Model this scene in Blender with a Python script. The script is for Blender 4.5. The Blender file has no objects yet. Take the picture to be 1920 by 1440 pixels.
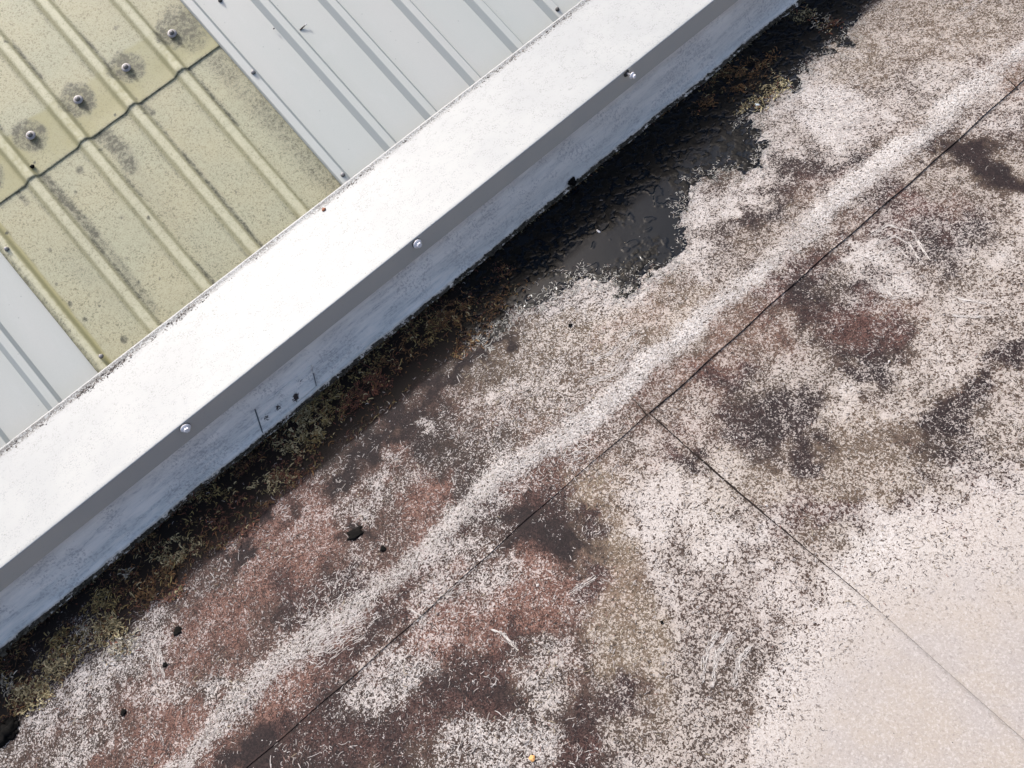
import bpy, bmesh, math, random
import numpy as np
from mathutils import Matrix, Vector
random.seed(7); rng = np.random.default_rng(11)
SC = bpy.context.scene
COL = SC.collection

# ------------------------------------------------------------------ camera
# a person standing on the flat roof, phone held 1.6 m above the membrane, tilted about 36 degrees from straight down
H = 1.6
F = 1397.0
M = np.array([[0.7545975847, 0.6418917424, -0.1362258274],
              [-0.5909005722, 0.5744399662, -0.5664408521],
              [-0.2853401459, 0.5079308183, 0.8127652090]])
cd = bpy.data.cameras.new('camera'); cam = bpy.data.objects.new('camera', cd); COL.objects.link(cam)
cd.sensor_width = 36.0; cd.lens = F / 1920 * 36; cd.clip_end = 2000; cd.clip_start = 0.02
mw = Matrix([[*M[0], 0], [*M[1], 0], [*M[2], H], [0, 0, 0, 1]])
cam.matrix_world = mw
SC.camera = cam

# ------------------------------------------------------------------ light
SUN_EL, SUN_AZ = 47.0, 0.0      # the sun stands behind the parapet (+y), shadows fall towards -y
w = bpy.data.worlds.new('World'); SC.world = w; w.use_nodes = True
nt = w.node_tree; bg = nt.nodes['Background']
sky = nt.nodes.new('ShaderNodeTexSky'); sky.sky_type = 'NISHITA'; sky.sun_disc = False
sky.sun_elevation = math.radians(SUN_EL); sky.sun_rotation = math.radians(SUN_AZ)
sky.air_density = 0.8; sky.dust_density = 6.0; sky.ozone_density = 0.4
nt.links.new(sky.outputs[0], bg.inputs[0]); bg.inputs[1].default_value = 0.15
sd = bpy.data.lights.new('sun', 'SUN'); sun = bpy.data.objects.new('sun', sd); COL.objects.link(sun)
sd.energy = 2.1; sd.angle = math.radians(2.2); sd.color = (1.0, 0.975, 0.94)
sdir = Vector((math.sin(math.radians(SUN_AZ)) * math.cos(math.radians(SUN_EL)), math.cos(math.radians(SUN_AZ)) * math.cos(math.radians(SUN_EL)), math.sin(math.radians(SUN_EL))))
sun.rotation_euler = sdir.to_track_quat('Z', 'Y').to_euler(); sun.location = (0, 4, 6)
SC.view_settings.view_transform = 'Standard'; SC.view_settings.look = 'None'
SC.view_settings.exposure = 0.95; SC.view_settings.gamma = 1.0; SC.view_settings.use_curve_mapping = False

# ------------------------------------------------------------------ geometry of the place, measured from the photograph
TH = math.radians(29.5); CT, ST = math.cos(TH), math.sin(TH)
RY0, RZ0 = 1.895, 0.165        # roof pan under the back edge of the coping
Y3 = 1.528                     # foot of the upstand
YF = 1.520                     # face of the coping's drop
ZB, ZT = 0.178, 0.240          # drop face bottom / top
YB = 1.897                     # back edge of coping

def ray(p): return M @ np.array([p[0] - 960.0, 720.0 - p[1], -F])
def onz(p, z=0.0):
    v = ray(p); t = (z - H) / v[2]; return v * t + np.array([0, 0, H])
def ony(p, y):
    v = ray(p); t = y / v[1]; return v * t + np.array([0, 0, H])
def onroof(p, h=0.0):
    # returns (x, s) on the plane h above the pans
    v = ray(p); n = np.array([0, -ST, CT]); o = np.array([0, RY0, RZ0]) + n * h
    t = n @ (o - np.array([0, 0, H])) / (n @ v); P = v * t + np.array([0, 0, H])
    return P[0], (P[1] - o[1]) / CT
def roofP(x, s, h=0.0):
    return np.stack(np.broadcast_arrays(x, RY0 + s * CT - h * ST, RZ0 + s * ST + h * CT), -1)
def topx(P):
    c = (P - np.array([0, 0, H])) @ M
    z = -c[..., 2]
    z = np.where(z < 0.05, 0.05, z)
    return 960 + F * c[..., 0] / z, 720 - F * c[..., 1] / z

# ------------------------------------------------------------------ numpy value noise
def _h(ix, iy, seed):
    n = (ix.astype(np.int64) * 374761393 + iy.astype(np.int64) * 668265263 + seed * 1274126177) & 0x7fffffff
    n = ((n ^ (n >> 13)) * 1274126177) & 0x7fffffff
    return ((n ^ (n >> 16)) & 0xffff) / 65535.0
def vn(x, y, sc, seed=0, octv=3):
    out = 0.0; amp = 1.0; tot = 0.0
    for o in range(octv):
        X = x * sc * 2 ** o + 17.3 * o; Y = y * sc * 2 ** o - 9.1 * o
        ix = np.floor(X); iy = np.floor(Y); fx = X - ix; fy = Y - iy
        fx = fx * fx * (3 - 2 * fx); fy = fy * fy * (3 - 2 * fy)
        a = _h(ix, iy, seed + o); b = _h(ix + 1, iy, seed + o); c = _h(ix, iy + 1, seed + o); d = _h(ix + 1, iy + 1, seed + o)
        out = out + amp * ((a * (1 - fx) + b * fx) * (1 - fy) + (c * (1 - fx) + d * fx) * fy)
        tot += amp; amp *= 0.5
    return out / tot
def sstep(a, b, x):
    t = np.clip((x - a) / (b - a), 0, 1); return t * t * (3 - 2 * t)

# ------------------------------------------------------------------ object helpers
def mesh_np(name, V, faces, mat, parent=None, smooth=True, attrs=None):
    me = bpy.data.meshes.new(name)
    V = np.asarray(V, dtype=np.float32).reshape(-1, 3); faces = np.asarray(faces, dtype=np.int32)
    k = faces.shape[1]; nf = faces.shape[0]
    me.vertices.add(len(V)); me.vertices.foreach_set('co', V.ravel())
    me.loops.add(nf * k); me.loops.foreach_set('vertex_index', faces.ravel())
    me.polygons.add(nf); me.polygons.foreach_set('loop_start', np.arange(0, nf * k, k, dtype=np.int32))
    me.polygons.foreach_set('loop_total', np.full(nf, k, dtype=np.int32))
    me.update(calc_edges=True)
    me.polygons.foreach_set('use_smooth', np.full(nf, smooth))
    for an, arr in (attrs or {}).items():
        arr = np.asarray(arr, dtype=np.float32)
        if arr.ndim == 1:
            a = me.attributes.new(an, 'FLOAT', 'POINT'); a.data.foreach_set('value', arr)
        else:
            if arr.shape[1] == 3: arr = np.concatenate([arr, np.ones((len(arr), 1), np.float32)], 1)
            a = me.attributes.new(an, 'FLOAT_COLOR', 'POINT'); a.data.foreach_set('color', arr.ravel())
    me.materials.append(mat)
    o = bpy.data.objects.new(name, me); COL.objects.link(o)
    if parent: o.parent = parent
    return o
def obj(name, bm, mat, parent=None, smooth=False):
    me = bpy.data.meshes.new(name); bmesh.ops.recalc_face_normals(bm, faces=bm.faces[:]); bm.to_mesh(me); bm.free()
    me.materials.append(mat)
    for p in me.polygons: p.use_smooth = smooth
    o = bpy.data.objects.new(name, me); COL.objects.link(o)
    if parent: o.parent = parent
    return o
def empty(name, loc=(0, 0, 0)):
    o = bpy.data.objects.new(name, None); COL.objects.link(o); o.location = loc; o.empty_display_size = 0.1
    return o
def tag(o, label=None, cat=None, group=None, kind=None):
    if label: o['label'] = label
    if cat: o['category'] = cat
    if group: o['group'] = group
    if kind: o['kind'] = kind
    return o
def grid_faces(nx, ny):
    i = np.arange(nx - 1)[:, None] * ny + np.arange(ny - 1)[None, :]
    return np.stack([i, i + ny, i + ny + 1, i + 1], -1).reshape(-1, 4)
def lathe(bm, prof, axis, origin, seg=20, hexa=False):
    # prof: list of (radius, height along axis)
    axis = Vector(axis).normalized(); u = axis.orthogonal().normalized(); v = axis.cross(u); origin = Vector(origin)
    rings = []
    n = 6 if hexa else seg
    for r, h in prof:
        rings.append([bm.verts.new(origin + axis * h + (u * math.cos(2 * math.pi * k / n) + v * math.sin(2 * math.pi * k / n)) * max(r, 1e-5)) for k in range(n)])
    for a, b in zip(rings[:-1], rings[1:]):
        for k in range(n):
            bm.faces.new((a[k], a[(k + 1) % n], b[(k + 1) % n], b[k]))
    bm.faces.new(rings[0][::-1]); bm.faces.new(rings[-1])

# ------------------------------------------------------------------ material helpers
class NT:
    def __init__(s, name):
        s.m = bpy.data.materials.new(name); s.m.use_nodes = True; s.t = s.m.node_tree
        s.b = s.t.nodes['Principled BSDF']; s.out = s.t.nodes['Material Output']
        s.co = s.t.nodes.new('ShaderNodeTexCoord').outputs['Object']
    def n(s, typ, **kw):
        nd = s.t.nodes.new(typ)
        for k, v in kw.items():
            if k.startswith('i_'):
                nd.inputs[k[2:].replace('_', ' ')].default_value = v
            else: setattr(nd, k, v)
        return nd
    def lk(s, a, b): s.t.links.new(a, b)
    def noise(s, scale, detail=4, rough=0.55, dist=0.0, vec=None, lac=2.0):
        nd = s.n('ShaderNodeTexNoise'); nd.inputs['Scale'].default_value = scale; nd.inputs['Detail'].default_value = detail
        nd.inputs['Roughness'].default_value = rough; nd.inputs['Distortion'].default_value = dist; nd.inputs['Lacunarity'].default_value = lac
        s.lk(vec or s.co, nd.inputs['Vector']); return nd.outputs['Fac']
    def noisec(s, scale, detail=2):
        nd = s.n('ShaderNodeTexNoise'); nd.inputs['Scale'].default_value = scale; nd.inputs['Detail'].default_value = detail
        s.lk(s.co, nd.inputs['Vector']); return nd.outputs['Color']
    def vor(s, scale, feature='F1', vec=None, out='Distance'):
        nd = s.n('ShaderNodeTexVoronoi'); nd.feature = feature; nd.inputs['Scale'].default_value = scale
        s.lk(vec or s.co, nd.inputs['Vector']); return nd.outputs[out]
    def math(s, op, a, b=None, c=None, clamp=False):
        nd = s.n('ShaderNodeMath', operation=op); nd.use_clamp = clamp
        for i, v in enumerate((a, b, c)):
            if v is None: continue
            if isinstance(v, (int, float)): nd.inputs[i].default_value = v
            else: s.lk(v, nd.inputs[i])
        return nd.outputs[0]
    def mr(s, v, a, b, c=0.0, d=1.0, smooth=True):
        nd = s.n('ShaderNodeMapRange'); nd.interpolation_type = 'SMOOTHSTEP' if smooth else 'LINEAR'
        s.lk(v, nd.inputs['Value'])
        for k, x in zip(('From Min', 'From Max', 'To Min', 'To Max'), (a, b, c, d)):
            if isinstance(x, (int, float)): nd.inputs[k].default_value = x
            else: s.lk(x, nd.inputs[k])
        return nd.outputs[0]
    def mix(s, f, a, b, mode='MIX'):
        nd = s.n('ShaderNodeMix'); nd.data_type = 'RGBA'; nd.blend_type = mode; nd.clamp_factor = True
        for i, v in ((0, f), (6, a), (7, b)):
            if isinstance(v, (int, float)): nd.inputs[i].default_value = v
            elif isinstance(v, tuple): nd.inputs[i].default_value = (*v, 1)
            else: s.lk(v, nd.inputs[i])
        return nd.outputs[2]
    def attr(s, name):
        nd = s.n('ShaderNodeAttribute'); nd.attribute_name = name; return nd
    def sep(s, c):
        nd = s.n('ShaderNodeSeparateColor'); s.lk(c, nd.inputs[0]); return nd.outputs
    def mapping(s, scale=(1, 1, 1), rot=(0, 0, 0), vec=None):
        nd = s.n('ShaderNodeMapping'); nd.inputs['Scale'].default_value = scale; nd.inputs['Rotation'].default_value = rot
        s.lk(vec or s.co, nd.inputs['Vector']); return nd.outputs[0]
    def warp(s, vec, scale, amt):
        nd = s.n('ShaderNodeTexNoise'); nd.inputs['Scale'].default_value = scale; nd.inputs['Detail'].default_value = 1
        s.lk(vec, nd.inputs['Vector'])
        a = s.n('ShaderNodeVectorMath', operation='SUBTRACT'); s.lk(nd.outputs['Color'], a.inputs[0]); a.inputs[1].default_value = (.5, .5, .5)
        b = s.n('ShaderNodeVectorMath', operation='SCALE'); s.lk(a.outputs[0], b.inputs[0]); b.inputs['Scale'].default_value = amt
        c = s.n('ShaderNodeVectorMath', operation='ADD'); s.lk(vec, c.inputs[0]); s.lk(b.outputs[0], c.inputs[1]); return c.outputs[0]
    def bump(s, h, dist=0.001, strength=1.0):
        nd = s.n('ShaderNodeBump'); nd.inputs['Distance'].default_value = dist; nd.inputs['Strength'].default_value = strength
        s.lk(h, nd.inputs['Height']); s.lk(nd.outputs[0], s.b.inputs['Normal']); return nd
    gain = None
    def base(s, c):
        if s.gain and not isinstance(c, tuple): c = s.mix(1.0, c, s.gain, 'MULTIPLY')
        if isinstance(c, tuple): s.b.inputs['Base Color'].default_value = (*c, 1)
        else: s.lk(c, s.b.inputs['Base Color'])
    def rough(s, r):
        if isinstance(r, (int, float)): s.b.inputs['Roughness'].default_value = r
        else: s.lk(r, s.b.inputs['Roughness'])

def worms(t, scale, seed=0.0):
    # curly fibre-like field 0..1 : ridges of two warped noises
    v = t.mapping((1, 1, 1), (0, 0, seed))
    v = t.warp(v, scale * 0.9, 1.1 / scale)
    a = t.noise(scale, 2, 0.5, 0.6, v)
    r = t.math('ABSOLUTE', t.math('SUBTRACT', a, 0.5))
    r = t.math('SUBTRACT', 1.0, t.math('MULTIPLY', r, 7.0), clamp=True)     # thin bright ridges
    return r, a

# ---- flat roof membrane: stained by lichen, algae and dirt
def mat_membrane():
    t = NT('roof_membrane')
    st = t.sep(t.attr('stain').outputs['Color']); c, red, tan = st[0], st[1], st[2]
    s2 = t.sep(t.attr('state').outputs['Color']); clean, wet, dirt = s2[0], s2[1], s2[2]
    s3 = t.sep(t.attr('extra').outputs['Color']); chalk, filmy = s3[0], s3[1]
    r1, a1 = worms(t, 105); r2, a2 = worms(t, 190, 0.7)
    a2 = t.math('ADD', t.math('MULTIPLY', a2, 0.6), t.math('MULTIPLY', t.noise(330, 2, 0.6), 0.4))
    big = t.noise(34, 4, 0.6, 0.3); med = t.noise(12, 3, 0.55)
    # field compared with the coverage: uniform-ish 0..1
    f = t.math('ADD', t.math('MULTIPLY', r1, 0.20), t.math('MULTIPLY', r2, 0.20))
    f = t.math('ADD', f, t.math('MULTIPLY', t.mr(a2, 0.36, 0.64, smooth=False), 0.45))
    f = t.math('ADD', f, t.math('MULTIPLY', t.mr(big, 0.3, 0.7, smooth=False), 0.12))
    f = t.math('ADD', f, t.math('MULTIPLY', t.mr(med, 0.3, 0.7, smooth=False), 0.05))
    r3, a3 = worms(t, 135, 2.1)
    f = t.math('SUBTRACT', f, t.math('MULTIPLY', r3, 0.26))
    thr = t.math('SUBTRACT', 0.84, t.math('MULTIPLY', c, 0.72))
    lo = t.math('SUBTRACT', thr, t.mr(c, 0.6, 1.0, 0.05, 0.16)); hi = t.math('ADD', thr, t.mr(c, 0.6, 1.0, 0.05, 0.14))
    white = t.mr(f, lo, hi)
    film = t.mr(f, t.math('SUBTRACT', thr, t.mr(filmy, 0, 1, 0.12, 0.17)), t.math('ADD', thr, 0.02))     # thin greyish film round the growth
    # colours
    nz = t.noise(60, 3, 0.6)
    nf = t.math('ADD', t.math('MULTIPLY', t.noise(170, 3, 0.65, 1.2), 0.75), t.math('MULTIPLY', r3, 0.22))
    dark = t.mix(t.mr(nf, 0.45, 0.62), (0.0070, 0.0050, 0.0056), (0.0155, 0.0105, 0.0112))
    redc = t.mix(t.mr(nf, 0.40, 0.60), (0.016, 0.0065, 0.0060), (0.090, 0.036, 0.028)); redc = t.mix(t.math('MULTIPLY', t.mr(nf, 0.50, 0.62), t.mr(nz, .3, .7, .3, .9)), redc, (0.20, 0.125, 0.105))
    tanc = t.mix(t.mr(nf, 0.36, 0.60), (0.050, 0.036, 0.024), (0.145, 0.112, 0.080))
    under = t.mix(red, dark, redc); under = t.mix(tan, under, tanc)
    filmc = t.mix(red, (0.150, 0.130, 0.124), (0.120, 0.072, 0.062)); filmc = t.mix(tan, filmc, (0.20, 0.168, 0.13))
    light = t.mix(t.math('MAXIMUM', t.mr(t.noise(260, 2, 0.5), 0.38, 0.72), t.math('MULTIPLY', r2, 0.85)), t.mix(filmy, (0.205, 0.180, 0.170), (0.215, 0.193, 0.180)), t.mix(t.math('MULTIPLY', filmy, t.mr(c, .62, .85, 1.0, 0.0)), (0.40, 0.385, 0.378), (0.315, 0.292, 0.278)))
    light = t.mix(t.math('MULTIPLY', tan, 0.5), light, (0.33, 0.285, 0.22)); light = t.mix(t.math('MULTIPLY', red, 0.35), light, (0.30, 0.215, 0.195))
    col = t.mix(t.math('MULTIPLY', film, t.mr(filmy, 0, 1, 0.25, 0.80)), under, filmc)
    col = t.mix(white, col, light)
    cs = t.math('ADD', t.math('MULTIPLY', t.noise(150, 3, 0.65, 0.5), 0.7), t.math('MULTIPLY', r2, 0.35))
    ck = t.mr(t.math('ADD', cs, t.math('MULTIPLY', chalk, 0.30)), 0.60, 0.98)
    col = t.mix(t.math('MULTIPLY', ck, t.mr(chalk, 0.02, 0.2)), col, t.mix(t.mr(t.noise(300, 2, .5), .3, .7), (0.36, 0.345, 0.335), (0.47, 0.46, 0.455)))
    # clean, bleached sheet
    cl = t.mix(t.mr(t.noise(9, 4, 0.6), 0.35, 0.65), (0.252, 0.233, 0.223), (0.262, 0.234, 0.206))
    cl = t.mix(t.math('MULTIPLY', t.mr(t.noise(230, 3, 0.65, .6), 0.45, 0.70), 0.70), cl, (0.38, 0.365, 0.352))
    cl = t.mix(t.math('MULTIPLY', t.mr(t.noise(260, 3, 0.65, 1.), 0.50, 0.68), 0.42), cl, (0.175, 0.155, 0.148))
    specks = t.mr(t.vor(42), 0.045, 0.07, 1.0, 0.0)
    cl = t.mix(t.math('MULTIPLY', specks, 0.25), cl, (0.12, 0.09, 0.08))
    col = t.mix(clean, col, cl)
    # dirt collected along laps, wet grime near the wall
    col = t.mix(dirt, col, (0.022, 0.016, 0.014))
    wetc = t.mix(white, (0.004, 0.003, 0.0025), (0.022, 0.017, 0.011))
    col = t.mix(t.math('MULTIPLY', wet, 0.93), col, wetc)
    t.base(col)
    t.rough(t.mr(wet, 0, 1, 0.75, 0.5))
    t.lk(t.mr(wet, 0, 1, 0.16, 0.10), t.b.inputs['Specular IOR Level'])
    hgt = t.math('ADD', t.math('MULTIPLY', white, 0.7), t.math('MULTIPLY', t.noise(420, 2, 0.6), 0.5))
    hgt = t.math('MULTIPLY', hgt, t.mr(clean, 0, 1, 1.0, 0.25))
    t.bump(hgt, 0.0009, 0.9)
    return t.m

def mat_vcol(name, attr='tint', rough=0.8, spec=0.3, sub=None):
    t = NT(name); c = t.attr(attr).outputs['Color']
    c = t.mix(t.mr(t.noise(500, 2, 0.5), 0.3, 0.7, 0.0, 0.35), c, (0.0, 0.0, 0.0), 'MIX')
    t.base(c); t.rough(rough); t.b.inputs['Specular IOR Level'].default_value = spec
    return t.m

def mat_coping():
    t = NT('white_coated_steel'); t.gain = (0.36, 0.374, 0.378)
    n1 = t.noise(230, 3, 0.65); n2 = t.noise(40, 4, 0.6); n3 = t.noise(7, 3, 0.5)
    c = t.mix(t.mr(n3, 0.3, 0.7), (0.80, 0.805, 0.80), (0.74, 0.75, 0.755))
    pat = t.math('MULTIPLY', t.mr(n1, 0.50, 0.66), t.mr(n2, 0.40, 0.60))
    c = t.mix(t.math('MULTIPLY', pat, 0.75), c, (0.46, 0.47, 0.48))
    sp = t.math('MULTIPLY', t.mr(t.vor(95), 0.09, 0.15, 1.0, 0.0), t.mr(n2, 0.50, 0.62))
    c = t.mix(t.math('MULTIPLY', sp, 0.85), c, (0.24, 0.22, 0.20))
    g = t.attr('grime').outputs['Fac']
    rr, aa = worms(t, 150); k = t.math('ADD', t.math('MULTIPLY', aa, 0.75), t.math('MULTIPLY', rr, 0.35))
    gm = t.mr(t.math('ADD', k, t.math('MULTIPLY', g, 0.36)), 0.80, 0.90)
    gm = t.math('MULTIPLY', gm, t.mr(g, 0.02, 0.25))
    c = t.mix(t.math('MULTIPLY', gm, 0.78), c, t.mix(t.mr(n1, .35, .65), (0.10, 0.09, 0.08), (0.30, 0.27, 0.25)))
    t.base(c); t.rough(0.55); t.b.inputs['Specular IOR Level'].default_value = 0.35
    t.bump(t.math('ADD', n1, t.math('MULTIPLY', gm, 1.0)), 0.0005, 0.5)
    return t.m

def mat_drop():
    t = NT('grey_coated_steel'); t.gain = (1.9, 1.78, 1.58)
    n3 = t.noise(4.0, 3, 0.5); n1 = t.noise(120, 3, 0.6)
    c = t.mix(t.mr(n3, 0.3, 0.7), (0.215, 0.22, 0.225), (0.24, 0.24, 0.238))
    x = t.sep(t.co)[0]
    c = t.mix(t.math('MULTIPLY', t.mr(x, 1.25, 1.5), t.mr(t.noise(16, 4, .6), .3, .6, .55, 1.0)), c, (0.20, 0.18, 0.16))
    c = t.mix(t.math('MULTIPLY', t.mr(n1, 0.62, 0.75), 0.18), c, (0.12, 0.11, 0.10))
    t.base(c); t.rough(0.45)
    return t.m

def mat_flashing():
    t = NT('weathered_flashing'); t.gain = (1.16, 1.07, 0.96)
    v = t.mapping((0.16, 1, 1)); v = t.warp(v, 14, 0.02)
    n1 = t.noise(42, 5, 0.65, 0.2, v); n2 = t.noise(260, 3, 0.6, 0, t.mapping((0.35, 1, 1))); n3 = t.noise(3.5, 3, 0.5, 0, v)
    z = t.sep(t.co)[2]
    c = t.mix(t.mr(z, 0.02, 0.16), (0.60, 0.645, 0.68), (0.665, 0.66, 0.675))
    c = t.mix(t.mr(n1, 0.40, 0.66), c, (0.78, 0.785, 0.80))
    st = t.math('MULTIPLY', t.mr(n1, 0.52, 0.36, smooth=True), t.mr(n2, 0.42, 0.62))
    st = t.math('MULTIPLY', st, t.mr(z, 0.17, 0.10, 0.25, 1.0))
    c = t.mix(t.math('MULTIPLY', st, 0.75), c, (0.36, 0.37, 0.41))
    c = t.mix(t.math('MULTIPLY', t.mr(n3, 0.52, 0.7), 0.5), c, (0.56, 0.53, 0.50))
    blotch = t.math('MULTIPLY', t.mr(t.noise(150, 4, 0.7), 0.50, 0.60), t.mr(t.noise(10, 3, 0.6), 0.45, 0.6))
    c = t.mix(t.math('MULTIPLY', blotch, 0.55), c, (0.30, 0.29, 0.32))
    sp = t.attr('spot').outputs['Fac']
    c = t.mix(t.mr(t.math('ADD', t.noise(190, 3, 0.7), t.math('MULTIPLY', sp, .5)), .66, .80), c, (0.035, 0.028, 0.03))
    e = t.attr('edge').outputs['Fac']
    en = t.mr(t.noise(90, 3, 0.6), 0.42, 0.6)
    c = t.mix(t.math('MULTIPLY', t.mr(e, 0.15, 0.7), 0.85), c, t.mix(en, (0.62, 0.58, 0.52), (0.42, 0.40, 0.37)))
    dk = t.math('MULTIPLY', t.mr(e, 0.82, 0.95), t.mr(t.noise(45, 4, 0.7), 0.38, 0.52))
    c = t.mix(dk, c, (0.04, 0.033, 0.022))
    t.base(c); t.rough(0.5); t.b.inputs['Specular IOR Level'].default_value = 0.4
    t.bump(t.math('ADD', n1, t.math('MULTIPLY', n2, 0.4)), 0.001, 0.5)
    return t.m

def mat_metal():
    t = NT('light_grey_coated_sheet'); t.gain = (0.69, 0.715, 0.69)
    v = t.mapping((1, 0.3, 0.3))
    n1 = t.noise(3.2, 4, 0.55, 0, v); n2 = t.noise(420, 3, 0.6); n3 = t.noise(30, 4, 0.6, 0, v)
    c = t.mix(t.mr(n1, 0.35, 0.65), (0.62, 0.625, 0.60), (0.66, 0.645, 0.62))
    c = t.mix(t.math('MULTIPLY', t.mr(n2, 0.45, 0.75), 0.30), c, (0.50, 0.51, 0.49))
    c = t.mix(t.math('MULTIPLY', t.mr(n3, 0.55, 0.75), 0.25), c, (0.70, 0.69, 0.68))
    sp = t.math('MULTIPLY', t.mr(t.vor(24), 0.035, 0.055, 1.0, 0.0), 0.5)
    c = t.mix(sp, c, (0.24, 0.26, 0.27))
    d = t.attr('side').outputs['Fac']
    c = t.mix(t.math('MULTIPLY', d, 0.85), c, (0.39, 0.41, 0.415))  # rib flanks painted darker, their shade put into the colour
    t.base(c); t.rough(0.5); t.b.inputs['Specular IOR Level'].default_value = 0.35
    t.bump(n2, 0.0002, 0.4)
    return t.m

def mat_grp():
    t = NT('weathered_fibreglass'); t.gain = (0.655, 0.645, 0.54)
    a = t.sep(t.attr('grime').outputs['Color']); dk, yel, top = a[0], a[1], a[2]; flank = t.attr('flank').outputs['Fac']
    r1, a1 = worms(t, 95); r2, a2 = worms(t, 170, 0.5)
    n1 = t.noise(300, 3, 0.6); n2 = t.noise(16, 4, 0.6); n3 = t.noise(5, 3, 0.5)
    c = t.mix(t.mr(n3, 0.35, 0.65), (0.48, 0.445, 0.315), (0.41, 0.425, 0.335))
    c = t.mix(yel, c, (0.47, 0.44, 0.245)); c = t.mix(t.math('MULTIPLY', flank, 0.8), c, (0.30, 0.285, 0.155))  # olive rib flanks; their shading is put into this colour too
    fib = t.math('MULTIPLY', t.math('MAXIMUM', t.math('MULTIPLY', r1, 0.8), r2), t.mr(yel, 0, 1, 1.0, 0.15))
    c = t.mix(t.math('MULTIPLY', fib, t.math('ADD', 0.75, t.math('MULTIPLY', top, 0.25))), c, (0.74, 0.715, 0.585))
    pits = t.math('MULTIPLY', t.mr(a2, 0.50, 0.36), t.mr(n2, 0.35, 0.6, 0.35, 1.0))
    c = t.mix(t.math('MULTIPLY', t.math('MULTIPLY', pits, t.mr(yel, 0, 1, 1, .25)), 0.62), c, (0.23, 0.225, 0.155))
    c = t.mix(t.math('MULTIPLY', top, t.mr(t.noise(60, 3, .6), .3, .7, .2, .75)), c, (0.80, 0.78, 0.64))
    k = t.math('ADD', t.math('MULTIPLY', n1, 0.55), t.math('MULTIPLY', a1, 0.5))
    c = t.mix(t.math('MULTIPLY', dk, 0.55), c, (0.27, 0.27, 0.235))
    patchy = t.mr(t.noise(55, 4, 0.7), 0.3, 0.7, 0.35, 1.15)
    dk = t.math('MULTIPLY', dk, patchy)
    g = t.mr(t.math('ADD', k, t.math('MULTIPLY', dk, 0.60)), 0.60, 1.02)
    g = t.math('MULTIPLY', g, t.mr(dk, 0.02, 0.25))
    c = t.mix(t.math('MULTIPLY', g, 0.88), c, (0.105, 0.105, 0.085))
    c = t.mix(t.math('MULTIPLY', t.noise(900, 2, .6), .0), c, (0, 0, 0))
    t.base(c); t.rough(0.55)
    t.b.inputs['Specular IOR Level'].default_value = 0.3
    t.bump(t.math('ADD', t.math('MULTIPLY', fib, 0.8), n1), 0.0006, 0.6)
    return t.m

def mat_simple(name, c, rough=0.5, metal=0.0, var=0.25, scale=200, c2=None):
    t = NT(name); n = t.noise(scale, 3, 0.6)
    c2 = c2 or tuple(x * (1 - var) for x in c)
    t.base(t.mix(t.mr(n, 0.35, 0.65), c, c2)); t.rough(rough); t.b.inputs['Metallic'].default_value = metal
    t.bump(n, 0.0003, 0.4)
    return t.m

def mat_puddle():
    t = NT('dark_water_film')
    a = t.attr('silt').outputs['Fac']
    n = t.noise(160, 3, 0.6)
    t.base(t.mix(t.mr(a, 0.02, 0.35), (0.0035, 0.0055, 0.0085), t.mix(t.mr(n, .5, .7), (0.0012, 0.0013, 0.0013), (0.010, 0.009, 0.007))))
    t.rough(t.mr(a, 0.1, 0.6, 0.14, 0.42)); t.b.inputs['IOR'].default_value = 1.2
    return t.m

M_MEM = mat_membrane(); M_COP = mat_coping(); M_DROP = mat_drop(); M_FLA = mat_flashing(); M_MET = mat_metal(); M_GRP = mat_grp()
M_VC = mat_vcol('lichen_growth'); M_MOSS = mat_vcol('moss_growth', rough=0.75); M_PUD = mat_puddle()
M_STEEL = mat_simple('zinc_plated_steel', (0.42, 0.41, 0.41), 0.4, 0.4, 0.3, 600)
M_CAP = mat_simple('pale_screw_cap', (0.33, 0.315, 0.315), 0.5, 0.1, 0.35, 900)
M_CAPW = mat_simple('sun_brightened_cap', (0.85, 0.83, 0.83), 0.4, 0.0, 0.2, 500)  # white caps of the coping screws, brightened in colour as though catching sun
M_RUB = mat_simple('black_rubber', (0.03, 0.03, 0.032), 0.6)
M_DULL = mat_simple('dull_screw_steel', (0.14, 0.135, 0.125), 0.6, 0.3, 0.5, 500)
M_WALL = mat_simple('blockwork', (0.35, 0.33, 0.31), 0.9, 0, 0.3, 30)
M_GROUND = mat_simple('yard_gravel', (0.20, 0.19, 0.17), 0.95, 0, 0.4, 3)
M_LINE = mat_simple('sealant_line', (0.10, 0.11, 0.12), 0.7)

# ------------------------------------------------------------------ stains: where growth, algae and dirt lie on the membrane
def blob(X, Y, cx, cy, rx, ry, ang=0.0, soft=0.5):
    a = math.radians(ang); dx = X - cx; dy = Y - cy
    u = (dx * math.cos(a) - dy * math.sin(a)) / rx; v = (dx * math.sin(a) + dy * math.cos(a)) / ry
    d = np.sqrt(u * u + v * v)
    return 1 - sstep(1 - soft, 1 + soft, d)
def pline(X, Y, pts, wid, soft=0.6):
    d = np.full(X.shape, 1e9)
    for (x0, y0), (x1, y1) in zip(pts[:-1], pts[1:]):
        L = (x1 - x0) ** 2 + (y1 - y0) ** 2
        t = np.clip(((X - x0) * (x1 - x0) + (Y - y0) * (y1 - y0)) / L, 0, 1)
        d = np.minimum(d, np.hypot(X - x0 - t * (x1 - x0), Y - y0 - t * (y1 - y0)))
    return 1 - sstep(wid * (1 - soft), wid * (1 + soft), d)
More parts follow.
